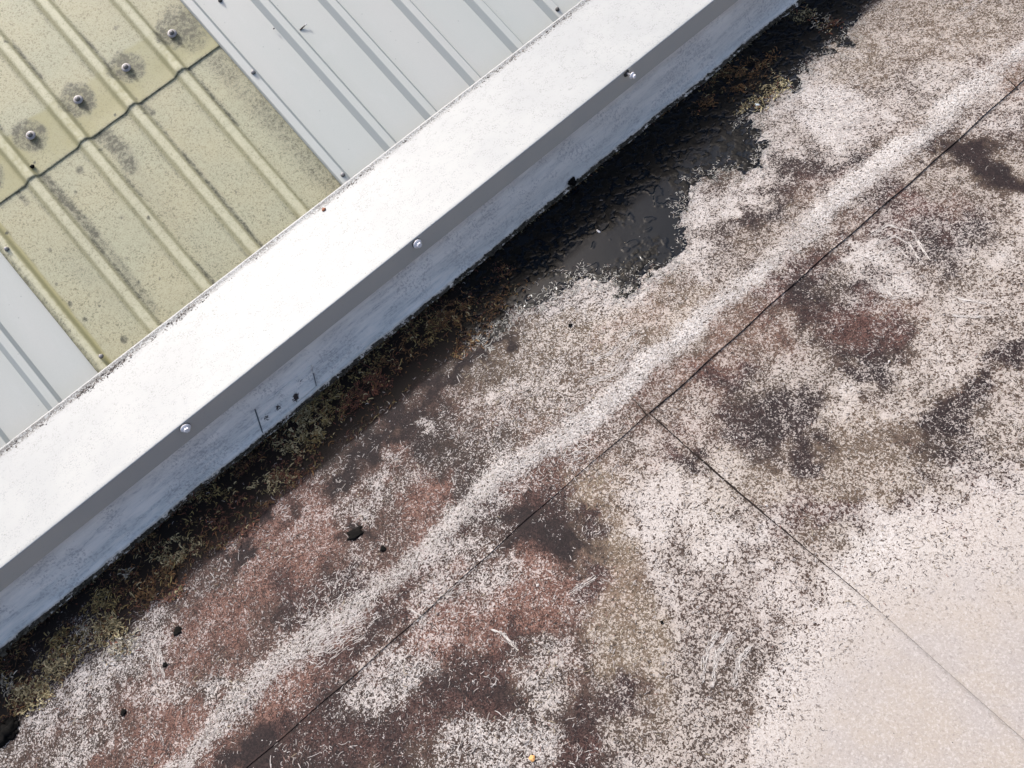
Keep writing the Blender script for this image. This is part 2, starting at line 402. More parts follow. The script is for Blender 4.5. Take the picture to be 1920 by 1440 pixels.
CREASE = [(1985, 60), (1870, 135), (1760, 228), (1700, 285), (1640, 325), (1575, 368), (1500, 440), (1440, 500), (1380, 543), (1300, 612), (1230, 675), (1180, 722), (1100, 790), (1020, 838), (935, 890), (890, 940), (830, 1005), (760, 1068), (690, 1122), (610, 1190), (540, 1232), (470, 1288), (430, 1330), (380, 1400), (330, 1460), (200, 1600)]
SCUFFS = ([(1545, 190), (1570, 240), (1585, 290)], [(1530, 195), (1550, 245), (1575, 285)], [(1560, 190), (1590, 230), (1625, 222)], [(1100, 715), (1150, 700), (1195, 640)], [(1100, 722), (1160, 700), (1180, 665)], [(1105, 680), (1140, 665), (1190, 620)],
                [(1630, 440), (1665, 420), (1710, 432), (1740, 480)], [(1640, 460), (1675, 440), (1705, 455), (1728, 490)], [(1650, 475), (1685, 462), (1700, 480)], [(1650, 520), (1652, 545)], [(1664, 515), (1666, 548)], [(1678, 508), (1680, 540)],
                [(1780, 30), (1820, 10), (1840, 0)], [(1790, 42), (1825, 22), (1832, 5)], [(1785, 590), (1840, 592)], [(1790, 556), (1845, 566)], [(1315, 1280), (1325, 1220), (1345, 1190)], [(1335, 1290), (1345, 1225), (1370, 1190)], [(1375, 1290), (1385, 1240), (1405, 1215)],
                [(1055, 860), (1065, 820), (1080, 800)], [(925, 870), (920, 930)], [(912, 880), (908, 930)], [(920, 1180), (945, 1190), (965, 1215)], [(1065, 1115), (1110, 1085)], [(765, 1140), (790, 1155)], [(285, 1220), (290, 1265)], [(300, 1215), (308, 1270)])
SEAMPX = [(1905, 165), (1215, 783), (470, 1440)]
def fields(x, y):
    """coverage, red, tan, clean, wet, dirt at world points on the membrane"""
    P = np.stack([x, y, np.zeros_like(x)], -1)
    X, Y = topx(P)
    infront = (P - np.array([0, 0, H])) @ M[:, 2] < -0.05
    # irregular edges: warp the stain outlines
    X0_, Y0_ = X, Y; chalk = 0 * x; filmy = sstep(1000, 1300, X + (Y - 800) * .25)
    X = X + (vn(x, y, 9, 1) - 0.5) * 95 + (vn(x, y, 30, 2) - 0.5) * 80
    Y = Y + (vn(x, y, 9, 3) - 0.5) * 95 + (vn(x, y, 30, 4) - 0.5) * 80
    c = 0.54 + (vn(x, y, 5, 5) - 0.5) * 0.28
    red = 0.12 + 0 * x; tan = 0.25 + (vn(x, y, 6, 6) - 0.5) * 0.6; clean = 0 * x; wet = 0 * x; dirt = 0 * x
    def C(val, f, k=1.0):
        nonlocal c; c = c + (val - c) * f * k
    def R(val, f):
        nonlocal red; red = red + (val - red) * f
    def T(val, f):
        nonlocal tan; tan = tan + (val - tan) * f
    b = lambda *a, **k: blob(X, Y, *a, **k)
    # right-hand field above the clean sheet
    C(0.64, b(1650, 800, 420, 330, 0, soft=.5)); T(0.3, b(1650, 800, 450, 330, 0))
    C(0.70, b(1780, 560, 200, 130, 20)); C(0.72, b(1330, 930, 140, 80, -40)); C(0.56, b(1560, 900, 170, 80, 10))
    C(0.74, b(1600, 740, 130, 45, 15)); C(0.7, b(1660, 250, 260, 140, 35)); C(0.62, b(1620, 130, 130, 110, 0)); T(0.6, b(1560, 120, 90, 80, 0)); T(0.5, b(1720, 40, 200, 50, 0))
    C(0.55, b(1830, 60, 120, 60, 20)); C(0.72, b(1800, 120, 110, 60, 30))
    C(0.82, b(1880, 440, 80, 60, 0)); C(0.72, b(1860, 230, 90, 50, 40))
    # lower middle: between the second lap and the rust area
    C(0.80, b(1330, 1010, 210, 120, -35)); C(0.78, b(1290, 900, 130, 90, -40)); T(0.15, b(1350, 1050, 220, 250, 0))
    C(0.66, b(1330, 1290, 190, 230, 10, soft=.4)); C(0.72, b(1240, 1100, 70, 180, 5)); C(0.58, b(1380, 1220, 90, 110, 20)); C(0.60, b(1370, 1390, 90, 70, 0))
    C(0.50, b(1580, 950, 190, 80, 8)); C(0.54, b(1700, 880, 200, 90, 8)); T(0.5, b(1560, 900, 260, 130, 8)); C(0.55, b(1700, 430, 180, 90, 10))
    # rust-red growth, lower left
    R(0.55, b(620, 1120, 560, 230, 36, soft=.4)); T(0.05, b(620, 1120, 560, 230, 36, soft=.4)); C(0.47, b(620, 1120, 560, 230, 36, soft=.4))
    for a in ((560, 1090, 330, 110, 36), (700, 960, 230, 80, 36), (250, 1390, 210, 90, 20), (820, 1180, 230, 120, 40), (1000, 1130, 200, 140, 40), (420, 1330, 200, 90, 36)):
        R(0.85, b(*a)); C(0.44, b(*a)); T(0.12, b(*a))
    R(0.8, b(560, 1020, 110, 60, 36)); R(0.85, b(520, 1200, 180, 60, 36))
    C(0.60, b(760, 920, 120, 50, 36)); C(0.58, b(600, 960, 90, 40, 30))
    C(0.38, b(480, 1180, 120, 40, 36)); C(0.42, b(740, 1010, 120, 60, 40)); C(0.40, b(330, 1330, 90, 40, 20))
    C(0.62, b(1120, 620, 150, 90, 35)); T(0.55, b(1100, 640, 190, 80, 35)); R(0.1, b(1100, 640, 220, 90, 35))
    C(0.68, b(1000, 760, 150, 60, 38)); T(0.35, b(1000, 760, 150, 60, 38))
    R(0.45, b(1200, 590, 110, 26, 30)); R(0.4, b(1280, 610, 60, 30, 35))
    T(0.85, b(1130, 1000, 60, 130, 0)); T(0.7, b(1180, 1180, 70, 170, 8)); C(0.50, b(1130, 1010, 70, 120, 0)); C(0.55, b(1170, 1180, 60, 130, 0))
    R(0.7, b(1060, 1270, 80, 110, 10)); R(0.35, b(1120, 1230, 60, 110, 0)); C(0.45, b(1060, 1270, 80, 80, 0))
    C(0.62, b(790, 1140, 120, 50, 40)); C(0.64, b(920, 1110, 80, 40, 40)); C(0.58, b(760, 1240, 130, 40, 36))
    C(0.74, b(700, 1290, 80, 40, 30)); C(0.60, b(860, 1200, 120, 40, 20))
    # dark bare patches
    D = [(1835, 315, 82, 34, -32, .06), (1750, 262, 60, 16, 33, .12), (1880, 350, 50, 22, -30, .1), (1590, 318, 60, 30, 20, .34), (1500, 330, 60, 34, -10, .36), (1430, 400, 70, 30, 30, .34),
         (1370, 450, 60, 34, 0, .32), (1450, 550, 40, 26, 30, .16), (1500, 545, 70, 40, 30, .2), (1560, 590, 70, 34, 10, .22), (1640, 645, 80, 38, -8, .26), (1620, 690, 60, 30, -40, .4), (1700, 640, 50, 18, 0, .42),
         (1440, 770, 60, 44, 0, .36), (1350, 700, 50, 40, 0, .38), (1860, 660, 34, 24, 20, .36), (1900, 640, 50, 26, 20, .4), (1810, 740, 70, 22, 40, .40), (1770, 790, 52, 36, 0, .36), (1800, 860, 50, 34, -20, .42), (1840, 900, 70, 34, 0, .5), (1520, 860, 40, 30, 0, .42), (1420, 800, 60, 40, -30, .34),
         (1500, 790, 30, 70, 0, .4), (1740, 960, 70, 22, 0, .45), (1290, 840, 60, 24, -40, .4), (1450, 980, 46, 70, -40, .5), (1560, 960, 90, 30, -10, .52), (1640, 560, 60, 50, 0, .45), (1690, 400, 80, 50, 0, .52), (1740, 450, 100, 40, 0, .5), (1600, 440, 60, 26, 0, .4), (1540, 490, 60, 24, 35, .28),
         (990, 1000, 64, 34, 30, .1), (1060, 1020, 60, 34, 0, .16), (1000, 950, 50, 26, 30, .26), (950, 1000, 50, 22, 40, .12), (900, 1000, 50, 30, 30, .34), (1110, 960, 40, 30, 0, .38), (1040, 960, 40, 26, 0, .35),
         (860, 870, 46, 60, 0, .3), (820, 800, 50, 50, 30, .34), (780, 770, 50, 26, 38, .12), (720, 820, 70, 22, 38, .12), (850, 710, 80, 17, 38, .10), (925, 640, 60, 15, 40, .12), (650, 880, 60, 16, 40, .22), (510, 970, 40, 22, 38, .12), (440, 1040, 60, 12, 36, .12),
         (530, 1370, 70, 40, 20, .12), (470, 1420, 60, 40, 0, .14), (600, 1330, 60, 30, 30, .3), (860, 1300, 70, 34, 10, .16), (870, 1340, 110, 40, 0, .22), (960, 1350, 90, 30, 10, .22), (1040, 1340, 60, 30, 0, .2), (720, 1350, 90, 40, 20, .36), (1090, 1400, 60, 50, 0, .34), (620, 1390, 60, 50, 0, .3), (760, 1410, 50, 30, 0, .35),
         (760, 1130, 46, 16, 36, .2), (720, 1190, 50, 20, 36, .32), (950, 1220, 46, 34, 0, .26), (840, 1060, 50, 26, 30, .5), (1100, 1100, 40, 30, 0, .42), (880, 1250, 60, 30, 0, .28), (650, 1240, 60, 30, 36, .34), (1160, 1320, 50, 40, 0, .42),
         (640, 1120, 60, 30, 36, .42), (300, 1190, 20, 14, 0, .1), (665, 1003, 17, 13, 0, .02), (560, 1130, 40, 50, 0, .40)]
    for cx, cy, rx, ry, an, v in D: C(v, b(cx, cy, rx * 1.05, ry * 1.1, an, soft=.75)); T(0.0, b(cx, cy, rx, ry, an)); R(0.05 if cy < 900 or v < .2 else 0.3, b(cx, cy, rx, ry, an))
    # reddish strip between crease and lap, and round the lap corner
    R(0.7, pline(X, Y, [(1200, 760), (1300, 690), (1400, 600), (1500, 500), (1570, 440)], 34)); C(0.50, pline(X, Y, [(1200, 750), (1300, 670), (1400, 590), (1500, 500)], 30))
    R(0.6, b(1150, 770, 70, 34, 20)); R(0.45, b(1650, 610, 100, 50, 0)); R(0.5, b(1420, 640, 90, 40, 30)); R(0.5, b(1740, 400, 70, 40, 0)); R(0.35, b(1300, 780, 90, 60, 0)); R(0.3, b(1560, 400, 80, 60, 0))
    R(0.65, b(1915, 140, 60, 44, 30)); C(0.42, b(1915, 140, 55, 40, 30)); T(0.4, b(1915, 140, 60, 44, 30)); R(0.5, b(1205, 830, 26, 22, 0)); T(0.6, b(1270, 610, 60, 30, 30))
    # pale growths
    W = [(1570, 215, 60, 60, 0, .86), (1520, 170, 60, 70, 20, .80), (1500, 100, 40, 40, 0, .74), (1640, 245, 44, 26, 0, .78), (1400, 360, 120, 26, 30, .80), (1300, 400, 36, 50, 0, .80), (1330, 470, 46, 60, 0, .72), (1290, 500, 40, 30, 0, .78), (1220, 535, 60, 20, 30, .82),
         (1100, 540, 80, 28, 0, .84), (1040, 570, 50, 26, 20, .74), (1430, 290, 34, 60, 0, .80), (1440, 220, 30, 30, 0, .76), (1640, 460, 60, 30, -10, .82), (1680, 510, 60, 34, -10, .80), (1590, 480, 50, 26, 30, .78),
         (920, 900, 24, 56, 0, .88), (880, 840, 80, 40, 30, .50), (820, 790, 26, 16, 0, .78), (930, 1395, 80, 40, 0, .76), (960, 1370, 60, 26, 0, .70), (690, 1300, 50, 34, 30, .70), (820, 1130, 60, 26, 40, .66), (940, 1085, 40, 34, 40, .74), (880, 1035, 60, 26, 30, .70),
         (240, 1230, 100, 50, 36, .84), (130, 1310, 100, 34, 30, .78), (340, 1280, 60, 26, 20, .70), (60, 1350, 60, 40, 0, .68), (400, 1300, 40, 20, 0, .78), (740, 1290, 40, 26, 0, .8), (1010, 1300, 40, 60, -30, .66), (1000, 1230, 46, 30, 0, .62), (590, 1200, 40, 20, 40, .9),
         (200, 1240, 60, 16, 36, .95), (1250, 950, 60, 50, 0, .85), (1640, 1030, 70, 60, -30, .97), (1700, 1000, 60, 40, 0, .93), (1490, 1340, 40, 130, 0, .93), (1470, 1250, 40, 60, 0, .86), (1400, 1000, 60, 60, -30, .86), (170, 1400, 90, 40, 30, .66), (700, 930, 60, 20, 30, .64)]
    for cx, cy, rx, ry, an, v in W: g = b(cx, cy, rx, ry, an, soft=.85) * (.55 + .75 * vn(x, y, 17, 12, 3)); g = np.clip(g, 0, 1); v = min(v, .70) if cx < 900 else v; C(v, g); T(0.15, g); R(0.06, g)
    Xc = X0_ + (X - X0_) * .28; Yc = Y0_ + (Y - Y0_) * .28
    f = pline(Xc, Yc, CREASE, 17, soft=.75); wob = (0.25 + 1.15 * vn(x, y, 11, 9, 3)) * (0.55 + 0.75 * sstep(.25, .6, vn(x, y, 4, 10, 2)))
    f = np.clip(f * wob * 1.2, 0, 1) * (.72 + .28 * sstep(700, 1200, X0_)); C(0.80, f); R(0.0, f); T(0.25, f); chalk = np.maximum(chalk, f * (.38 + .45 * sstep(300, 1300, X0_)))
    f2 = pline(Xc, Yc, CREASE, 44, soft=.7); C(0.62, f2 * 0.35)
    # brush and shoe scuffs: families of fine pale arcs
    for (cx, cy, rx, ry, an, v) in ((1565, 215, 46, 52, 0, .55), (1655, 500, 44, 24, 0, .5), (1215, 535, 70, 16, 20, .35), (1300, 400, 24, 40, 0, .3), (920, 905, 20, 50, 0, .6), (1640, 1035, 50, 50, -30, .35), (950, 1400, 70, 34, 0, .4), (215, 1240, 70, 26, 36, .35), (1390, 350, 80, 16, 30, .3), (760, 1285, 60, 16, 0, .25)):
        chalk = np.maximum(chalk, b(cx, cy, rx, ry, an, soft=.8) * v * (0.5 + vn(x, y, 24, 18)))
    c = c - 0.05 * (1 - sstep(900, 1250, X0_)) - 0.015
    red = red * (.45 + .8 * sstep(.35, .62, vn(x, y, 8, 13, 3)))
    # lower right: bleached, nearly clean sheet
    k = np.clip(sstep(-170, 300, (X - 1500) * 0.55 + (Y - 1165) * 0.9) * sstep(1380, 1640, X + 0.12 * (Y - 1200)), 0, 1)
    k2 = sstep(-110, 260, (X - 1560) * 0.35 + (Y - 1080) * 0.95) * sstep(1520, 1720, X)
    edge = np.maximum(k, k2); C(0.93, sstep(0.0, 0.35, edge)); clean = np.clip(sstep(0.15, 0.95, edge) * (0.85 + 0.3 * (vn(x, y, 6, 21) - 0.5)), 0, 1)
    R(0.0, edge); T(0.3, edge)
    # general unevenness
    c = c + ((vn(x, y, 20, 31, 4) - 0.5) * 0.34 + (vn(x, y, 70, 32, 2) - 0.5) * 0.26) * (1 - clean)
    # shade strip and wall foot: wet grime (belongs to the foot of the wall, all along)
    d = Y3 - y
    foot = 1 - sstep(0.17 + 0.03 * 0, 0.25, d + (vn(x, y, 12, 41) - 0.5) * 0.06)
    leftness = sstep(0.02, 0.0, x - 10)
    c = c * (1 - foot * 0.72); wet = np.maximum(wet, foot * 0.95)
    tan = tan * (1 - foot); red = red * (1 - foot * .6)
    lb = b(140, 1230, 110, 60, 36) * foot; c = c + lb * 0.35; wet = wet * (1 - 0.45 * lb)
    # beyond the view: same growth carries on
    far = ~infront
    c = np.where(far, 0.55, c); clean = np.where(far, 0.0, clean)
    # dirt along the laps
    P0 = topx(P)
    sd_ = np.abs(y - 0.7845 + 0.002)
    dirt = np.maximum(dirt, (1 - sstep(0.001, 0.008, sd_)) * (0.35 + 0.5 * vn(x, y, 10, 51)) * (y < 0.7845))
    sx = x - SEAM_X(y)
    dirt = np.maximum(dirt, (1 - sstep(0.0, 0.03, d)) * 0.7)
    return np.clip(c, 0.0, 1.0), np.clip(red, 0, 1), np.clip(tan, 0, 1), np.clip(clean, 0, 1), np.clip(wet, 0, 1), np.clip(dirt, 0, 1), np.clip(chalk, 0, 1), np.clip(filmy, 0, 1)
def SEAM_X(y): return 0.4465 + 0.003 * np.sin(y * 9) + 0 * y
def SEAM_Y(x): return 0.7845 + 0.0022 * np.sin(x * 7.0 + 1) + 0.0012 * np.sin(x * 31)
def crease_h(x, y):
    X, Y = topx(np.stack([x, y, np.zeros_like(x)], -1))
    return pline(X, Y, CREASE, 26, soft=0.95) * 0.0032

# ------------------------------------------------------------------ flat roof
roof = tag(empty('flat_roof', (0.4, 0.6, 0)), kind='structure')
roof['label'] = 'flat roof of overlapping membrane sheets stained by lichen and dirt'
def axis_lines(a0, a1, b0, b1, fine, coarse=0.08):
    out = [np.arange(a0, b0, coarse)] if a0 < b0 else []
    out.append(np.arange(b0, b1, fine))
    if a1 > b1: out.append(np.arange(b1, a1 + coarse * .5, coarse))
    return np.concatenate(out)
def sheet(name, xs, ys, zfun, xmap=None, ymap=None):
    """a membrane sheet: top surface on a grid with a turned-down cut edge all round"""
    nx, ny = len(xs), len(ys)
    Xg, Yg = np.meshgrid(xs, ys, indexing='ij')
    if xmap is not None: Xg = xmap(Xg, Yg)
    if ymap is not None: Yg = ymap(Xg, Yg)
    Z = zfun(Xg, Yg)
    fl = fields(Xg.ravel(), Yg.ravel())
    V = np.stack([Xg, Yg, Z], -1).reshape(-1, 3)
    Fc = grid_faces(nx, ny)
    # skirt
    bi = np.concatenate([np.arange(0, nx) * ny, (nx - 1) * ny + np.arange(1, ny), (np.arange(nx - 2, -1, -1)) * ny + ny - 1, np.arange(ny - 2, 0, -1)])
    low = V[bi].copy(); low[:, 2] -= 0.0042
    n0 = len(V); k = len(bi); V = np.concatenate([V, low])
    j = np.arange(k); j2 = (j + 1) % k
    Fs = np.stack([bi[j], n0 + j, n0 + j2, bi[j2]], -1)
    s3 = np.stack([fl[6], fl[7], 0 * fl[7]], -1); s3 = np.concatenate([s3, s3[bi]])
    st = np.stack([fl[0], fl[1], fl[2]], -1); s2 = np.stack([fl[3], fl[4], fl[5]], -1)
    st = np.concatenate([st, st[bi]]); s2b = s2[bi].copy(); s2b[:, 2] = (0.15 + 0.85 * sstep(-.2, .5, V[bi][:, 0])) * (0.35 + 0.9 * vn(V[bi][:, 0], V[bi][:, 1], 14, 55, 3)); s2b[:, 2] = np.clip(s2b[:, 2], 0, 1); s2 = np.concatenate([s2, s2b])
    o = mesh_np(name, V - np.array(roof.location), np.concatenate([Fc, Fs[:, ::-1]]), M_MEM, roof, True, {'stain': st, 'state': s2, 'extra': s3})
    return o
def und(x, y): return (vn(x, y, 2.2, 61, 2) - 0.5) * 0.004 + (vn(x, y, 9, 62, 2) - 0.5) * 0.0012
xs_f = (-1.45, 2.35)
# sheet C (right, lowest), D (far right), B (left, laps over C), A (along the wall, laps over both)
ysB = axis_lines(-3.0, 0.86, -0.30, 0.861, 0.0065)
xC = axis_lines(0.38, 1.84, 0.38, 1.84, 0.0065)
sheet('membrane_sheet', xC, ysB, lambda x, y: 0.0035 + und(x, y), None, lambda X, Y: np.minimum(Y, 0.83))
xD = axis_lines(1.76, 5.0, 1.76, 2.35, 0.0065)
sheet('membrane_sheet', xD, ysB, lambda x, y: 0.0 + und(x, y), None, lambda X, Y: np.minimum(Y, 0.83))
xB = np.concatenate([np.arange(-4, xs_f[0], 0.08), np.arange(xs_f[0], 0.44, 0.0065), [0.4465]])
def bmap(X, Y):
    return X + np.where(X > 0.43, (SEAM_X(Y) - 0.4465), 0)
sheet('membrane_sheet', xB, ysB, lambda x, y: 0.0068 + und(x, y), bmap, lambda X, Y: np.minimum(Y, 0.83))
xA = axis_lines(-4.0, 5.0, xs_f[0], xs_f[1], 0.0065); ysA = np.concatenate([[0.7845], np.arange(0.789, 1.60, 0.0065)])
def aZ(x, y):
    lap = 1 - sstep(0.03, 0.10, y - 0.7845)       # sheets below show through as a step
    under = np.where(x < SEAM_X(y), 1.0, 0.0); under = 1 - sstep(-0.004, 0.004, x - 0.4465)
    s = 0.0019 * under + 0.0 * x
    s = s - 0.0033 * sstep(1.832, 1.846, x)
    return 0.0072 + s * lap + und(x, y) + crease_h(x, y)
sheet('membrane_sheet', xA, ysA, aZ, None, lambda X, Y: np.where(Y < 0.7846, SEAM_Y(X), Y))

# grime packed into the laps: thin uneven fillets lying in the corners
def fillet(pts, wf, zf, n=260):
    P = np.array([onz(p, 0.004)[:2] for p in pts]); L = np.concatenate([[0], np.cumsum(np.hypot(*np.diff(P, axis=0).T))]); u = np.linspace(0, L[-1], n)
    cx = np.interp(u, L, P[:, 0]); cy = np.interp(u, L, P[:, 1]); return cx, cy, u / L[-1]
M_LAP = mat_simple('lap_grime', (0.022, 0.017, 0.015), .9, 0, .6, 300); M_LAP.node_tree.nodes['Principled BSDF'].inputs['Specular IOR Level'].default_value = .1
def lap_dirt(cx, cy, z, wid):
    n = len(cx); tx = np.gradient(cx); ty = np.gradient(cy); l = np.hypot(tx, ty); nx, ny = ty / l, -tx / l
    a = wid * (0.25 + 1.3 * vn(cx * 1.0, cy, 45, 57, 3)); b = wid * 0.25
    V = np.stack([np.stack([cx - nx * b, cy - ny * b, z], -1), np.stack([cx + nx * a * .4, cy + ny * a * .4, z + .0012], -1), np.stack([cx + nx * a, cy + ny * a, z - .0004], -1)], 1)
    mesh_np('lap_grime', V.reshape(-1, 3) - np.array(roof.location), grid_faces(n, 3), M_LAP, roof, True)
yy = np.linspace(-0.15, 0.782, 420); xx = SEAM_X(yy) + .0004
lap_dirt(xx, yy, 0.0045 + und(xx, yy), np.where(yy > .38, .0046, .0046 * np.clip(yy / .38, 0, 1) ** 1.4).clip(.0007, 1))
for p in ([(1181, 744), (1198, 760), (1214, 781)], [(1880, 145), (1896, 158), (1908, 168)]):
    cx, cy, u = fillet(p, None, None, 60); lap_dirt(cx, cy, aZ(cx, cy) + .0006, .0028 * (.4 + .8 * u))
yy = np.linspace(0.60, 0.781, 60); xx = 0 * yy + 1.8405; lap_dirt(xx, yy, 0.0012 + und(xx, yy), 0 * yy + .003)

# ------------------------------------------------------------------ parapet
par = tag(empty('parapet_wall', (0.4, 1.7, 0)), 'low parapet with white capping, grey drop edge and blue grey flashing', 'parapet', None, 'thing')
PL = np.array(par.location)
def extr(name, prof, x0, x1, dx, mat, parent, loc, thick=None, attrf=None, disp=None, smooth=False, fine=None):
    """extrude a (y,z) profile polyline along x"""
    xs = np.arange(x0, x1 + dx * .5, dx) if fine is None else axis_lines(x0, x1, fine[0], fine[1], fine[2], dx)
    pr = np.array(prof, float)
    Xg = np.repeat(xs[:, None], len(pr), 1); Yg = np.repeat(pr[None, :, 0], len(xs), 0); Zg = np.repeat(pr[None, :, 1], len(xs), 0)
    V = np.stack([Xg, Yg, Zg], -1)
    if disp is not None: V = disp(V)
    at = attrf(V) if attrf else None
    o = mesh_np(name, V.reshape(-1, 3) - loc, grid_faces(len(xs), len(pr)), mat, parent, smooth, at)
    return o
def dens(pts, step):
    out = []
    for a, b in zip(pts[:-1], pts[1:]):
        n = max(1, int(math.hypot(b[0] - a[0], b[1] - a[1]) / step))
        out += [(a[0] + (b[0] - a[0]) * k / n, a[1] + (b[1] - a[1]) * k / n) for k in range(n)]
    return out + [pts[-1]]
X0, X1 = -4.0, 5.0
# wall core
bm = bmesh.new(); bmesh.ops.create_cube(bm, size=1.0, matrix=Matrix.Translation((0.5 - PL[0], 1.735 - PL[1], -0.30 - PL[2])) @ Matrix.Diagonal((8.98, 0.27, 1.03, 1)))
obj('wall_core', bm, M_WALL, par)
# flashing upstand: leans back a little, foot kicked out on the membrane
fl_prof = dens([(Y3 - 0.012, 0.0115), (Y3 + 0.000, 0.014), (Y3 + 0.006, 0.030), (Y3 + 0.050, 0.190)], 0.006)
def fdisp(V):
    x = V[..., 0]; z = V[..., 2]
    k = 1 - sstep(0.01, 0.04, z)
    V = V.copy()
    V[..., 1] += (vn(x, 0 * x, 5, 71, 3) - 0.5) * 0.020 * k + (vn(x, 0 * x, 60, 74, 3) - 0.5) * 0.007 * k + (vn(x, z * 3, 2.5, 72, 2) - 0.5) * 0.006 * sstep(0.02, 0.09, z) * (1 - sstep(.14, .19, z))
    V[..., 2] += (vn(x, 0 * x, 25, 73, 2) - 0.5) * 0.003 * k
    # shallow horizontal fold
    V[..., 1] -= 0.0025 * sstep(0.128, 0.124, z) * sstep(-0.1, 0.5, x)
    return V
fla = extr('flashing_upstand', fl_prof, X0, X1, 0.05, M_FLA, par, PL, attrf=lambda V: {'edge': (1 - sstep(0.0115, 0.026, V[..., 2])).ravel()}, disp=fdisp, smooth=True, fine=(-1.4, 2.1, 0.006))
sm = fla.modifiers.new('thickness', 'SOLIDIFY'); sm.thickness = 0.0018; sm.offset = -1
# upper cover strip of the flashing (right-hand run shows its lower edge)
strip = extr('flashing_cover_strip', [(Y3 + 0.0290, 0.127), (Y3 + 0.0445, 0.190)], 0.30, X1, 0.05, M_FLA, par, PL, attrf=lambda V: {'edge': 0 * V[..., 0].ravel()}, disp=lambda V: np.stack([V[..., 0], V[..., 1] + (vn(V[..., 0], V[..., 2] * 0, 3, 75, 2) - .5) * .003, V[..., 2] + (vn(V[..., 0], V[..., 2] * 0, 1.2, 76, 2) - .5) * .012 * (V[..., 2] < .15)], -1))
sm = strip.modifiers.new('thickness', 'SOLIDIFY'); sm.thickness = 0.0012
# lap patch dressed over a joint of the flashing
def patch():
    lean = lambda p: ony(p, Y3 + 0.006 + 0.275 * max(0.0, ony(p, Y3 + .02)[2] - 0.03))
    tl, bl, tr, br = lean((477, 766)), lean((492, 812)), lean((583, 683)), lean((592, 722))
    n = 40; V = []
    for i in range(n):
        for j in range(24):
            u = i / (n - 1); v = j / 23
            p = (bl * (1 - v) + tl * v) * (1 - u) + (br * (1 - v) + tr * v) * u
            V.append((p[0], p[1] - 0.0035 - 0.001 * math.sin(u * 9 + v * 4), p[2]))
    V = np.array(V)
    o = mesh_np('lap_patch', V - PL, grid_faces(n, 24), M_FLA, par, True, {'edge': np.zeros(len(V)), 'spot': sum(np.exp(-((topx(V)[0] - a) / 6) ** 2 - ((topx(V)[1] - b2) / 6) ** 2) * k for a, b2, k in ((556, 742, 1.), (520, 765, .85), (500, 783, .6), (553, 750, .6), (562, 715, .5)))})
    m = o.modifiers.new('thickness', 'SOLIDIFY'); m.thickness = 0.003; m.offset = -1
    # dark open joint at its near end, welted far end
    for (a, c2, wd) in ((tl, bl, 0.0017), (tr * .6 + br * .4, br, 0.0007)):
        bm = bmesh.new()
        a = np.array(a) - PL; c2 = np.array(c2) - PL; dx = np.array([wd, 0, 0])
        q = []
        for pp in (a - dx, a + dx, c2 + dx, c2 - dx): q.append(bm.verts.new((pp[0], pp[1] - 0.0052, pp[2])))
        f = bm.faces.new(q); r = bmesh.ops.extrude_face_region(bm, geom=[f])
        for v in r['geom']:
            if isinstance(v, bmesh.types.BMVert): v.co.y += 0.0045
        obj('joint_line', bm, M_LINE, par)
patch()
# coping: white top, rounded nose, grey drop, hem
top_prof = dens([(YB + 0.002, ZT - 0.012), (YB, ZT - 0.002), (YB - 0.003, ZT + 0.0035), (YB - 0.010, ZT + 0.0035), (YB - 0.014, ZT + 0.0012), (YF + 0.003, ZT), (YF + 0.0008, ZT - 0.0008), (YF, ZT - 0.0028)], 0.012)
cop = extr('coping_top', top_prof, X0, X1, 0.05, M_COP, par, PL, smooth=True, fine=(-1.5, 2.3, 0.02),
           attrf=lambda V: {'grime': (sstep(YB - 0.055, YB - 0.012, V[..., 1]) * (0.2 + 1.1 * vn(V[..., 0], V[..., 1] * .2, 9, 81, 3)) * (V[..., 1] < YB - 0.006) + 0.0).ravel()},
           disp=lambda V: np.stack([V[..., 0], V[..., 1], V[..., 2] + (vn(V[..., 0], V[..., 1], 2.0, 82, 2) - .5) * .003 * (V[..., 2] > ZT - .001) * (V[..., 1] > YF + .02) * (V[..., 1] < YB - .02)], -1))
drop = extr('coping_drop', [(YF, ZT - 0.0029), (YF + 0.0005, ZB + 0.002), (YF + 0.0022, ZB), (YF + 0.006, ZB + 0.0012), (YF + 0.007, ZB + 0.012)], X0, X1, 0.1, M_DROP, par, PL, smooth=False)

def coping_screw(px, proj, tilt=0.0, hs=1.3, loose=False):
    base = ony(px, YF); lo = Vector(base - PL)
    ax = Vector((math.sin(tilt), -1, -0.05 if not loose else -0.12)).normalized()
    bm = bmesh.new(); lathe(bm, [(0.0032, -0.004), (0.0032, proj)], ax, (0, 0, 0), 12)
    sc = obj('coping_screw', bm, M_STEEL, par, True); sc.location = lo
    wz = 0.0 if not loose else 0.0
    bm = bmesh.new(); lathe(bm, [(0.0105 * hs, 0.0), (0.0112 * hs, 0.001), (0.0105 * hs, 0.0026), (0.006, 0.003)], ax, (0, 0, 0), 24)
    obj('rubber_washer', bm, M_RUB, sc, True)
    z0 = 0.0035 if not loose else proj - 0.004
    bm = bmesh.new(); lathe(bm, [(0.0100 * hs, z0), (0.0106 * hs, z0 + 0.0007), (0.0100 * hs, z0 + 0.0022), (0.0080 * hs, z0 + 0.0042), (0.0066 * hs, z0 + 0.0048)], ax, (0, 0, 0), 24)
    obj('steel_washer', bm, M_CAPW, sc, True)
    bm = bmesh.new(); lathe(bm, [(0.0062 * hs, z0 + 0.0046), (0.0064 * hs, z0 + 0.0056), (0.0062 * hs, z0 + 0.0110), (0.0046 * hs, z0 + 0.0122)], ax, (0, 0, 0), hexa=True)
    obj('hex_head', bm, M_CAPW, sc)
    return sc
coping_screw((347, 801), 0.010, 0.06)
coping_screw((781, 456), 0.010, 0.10)
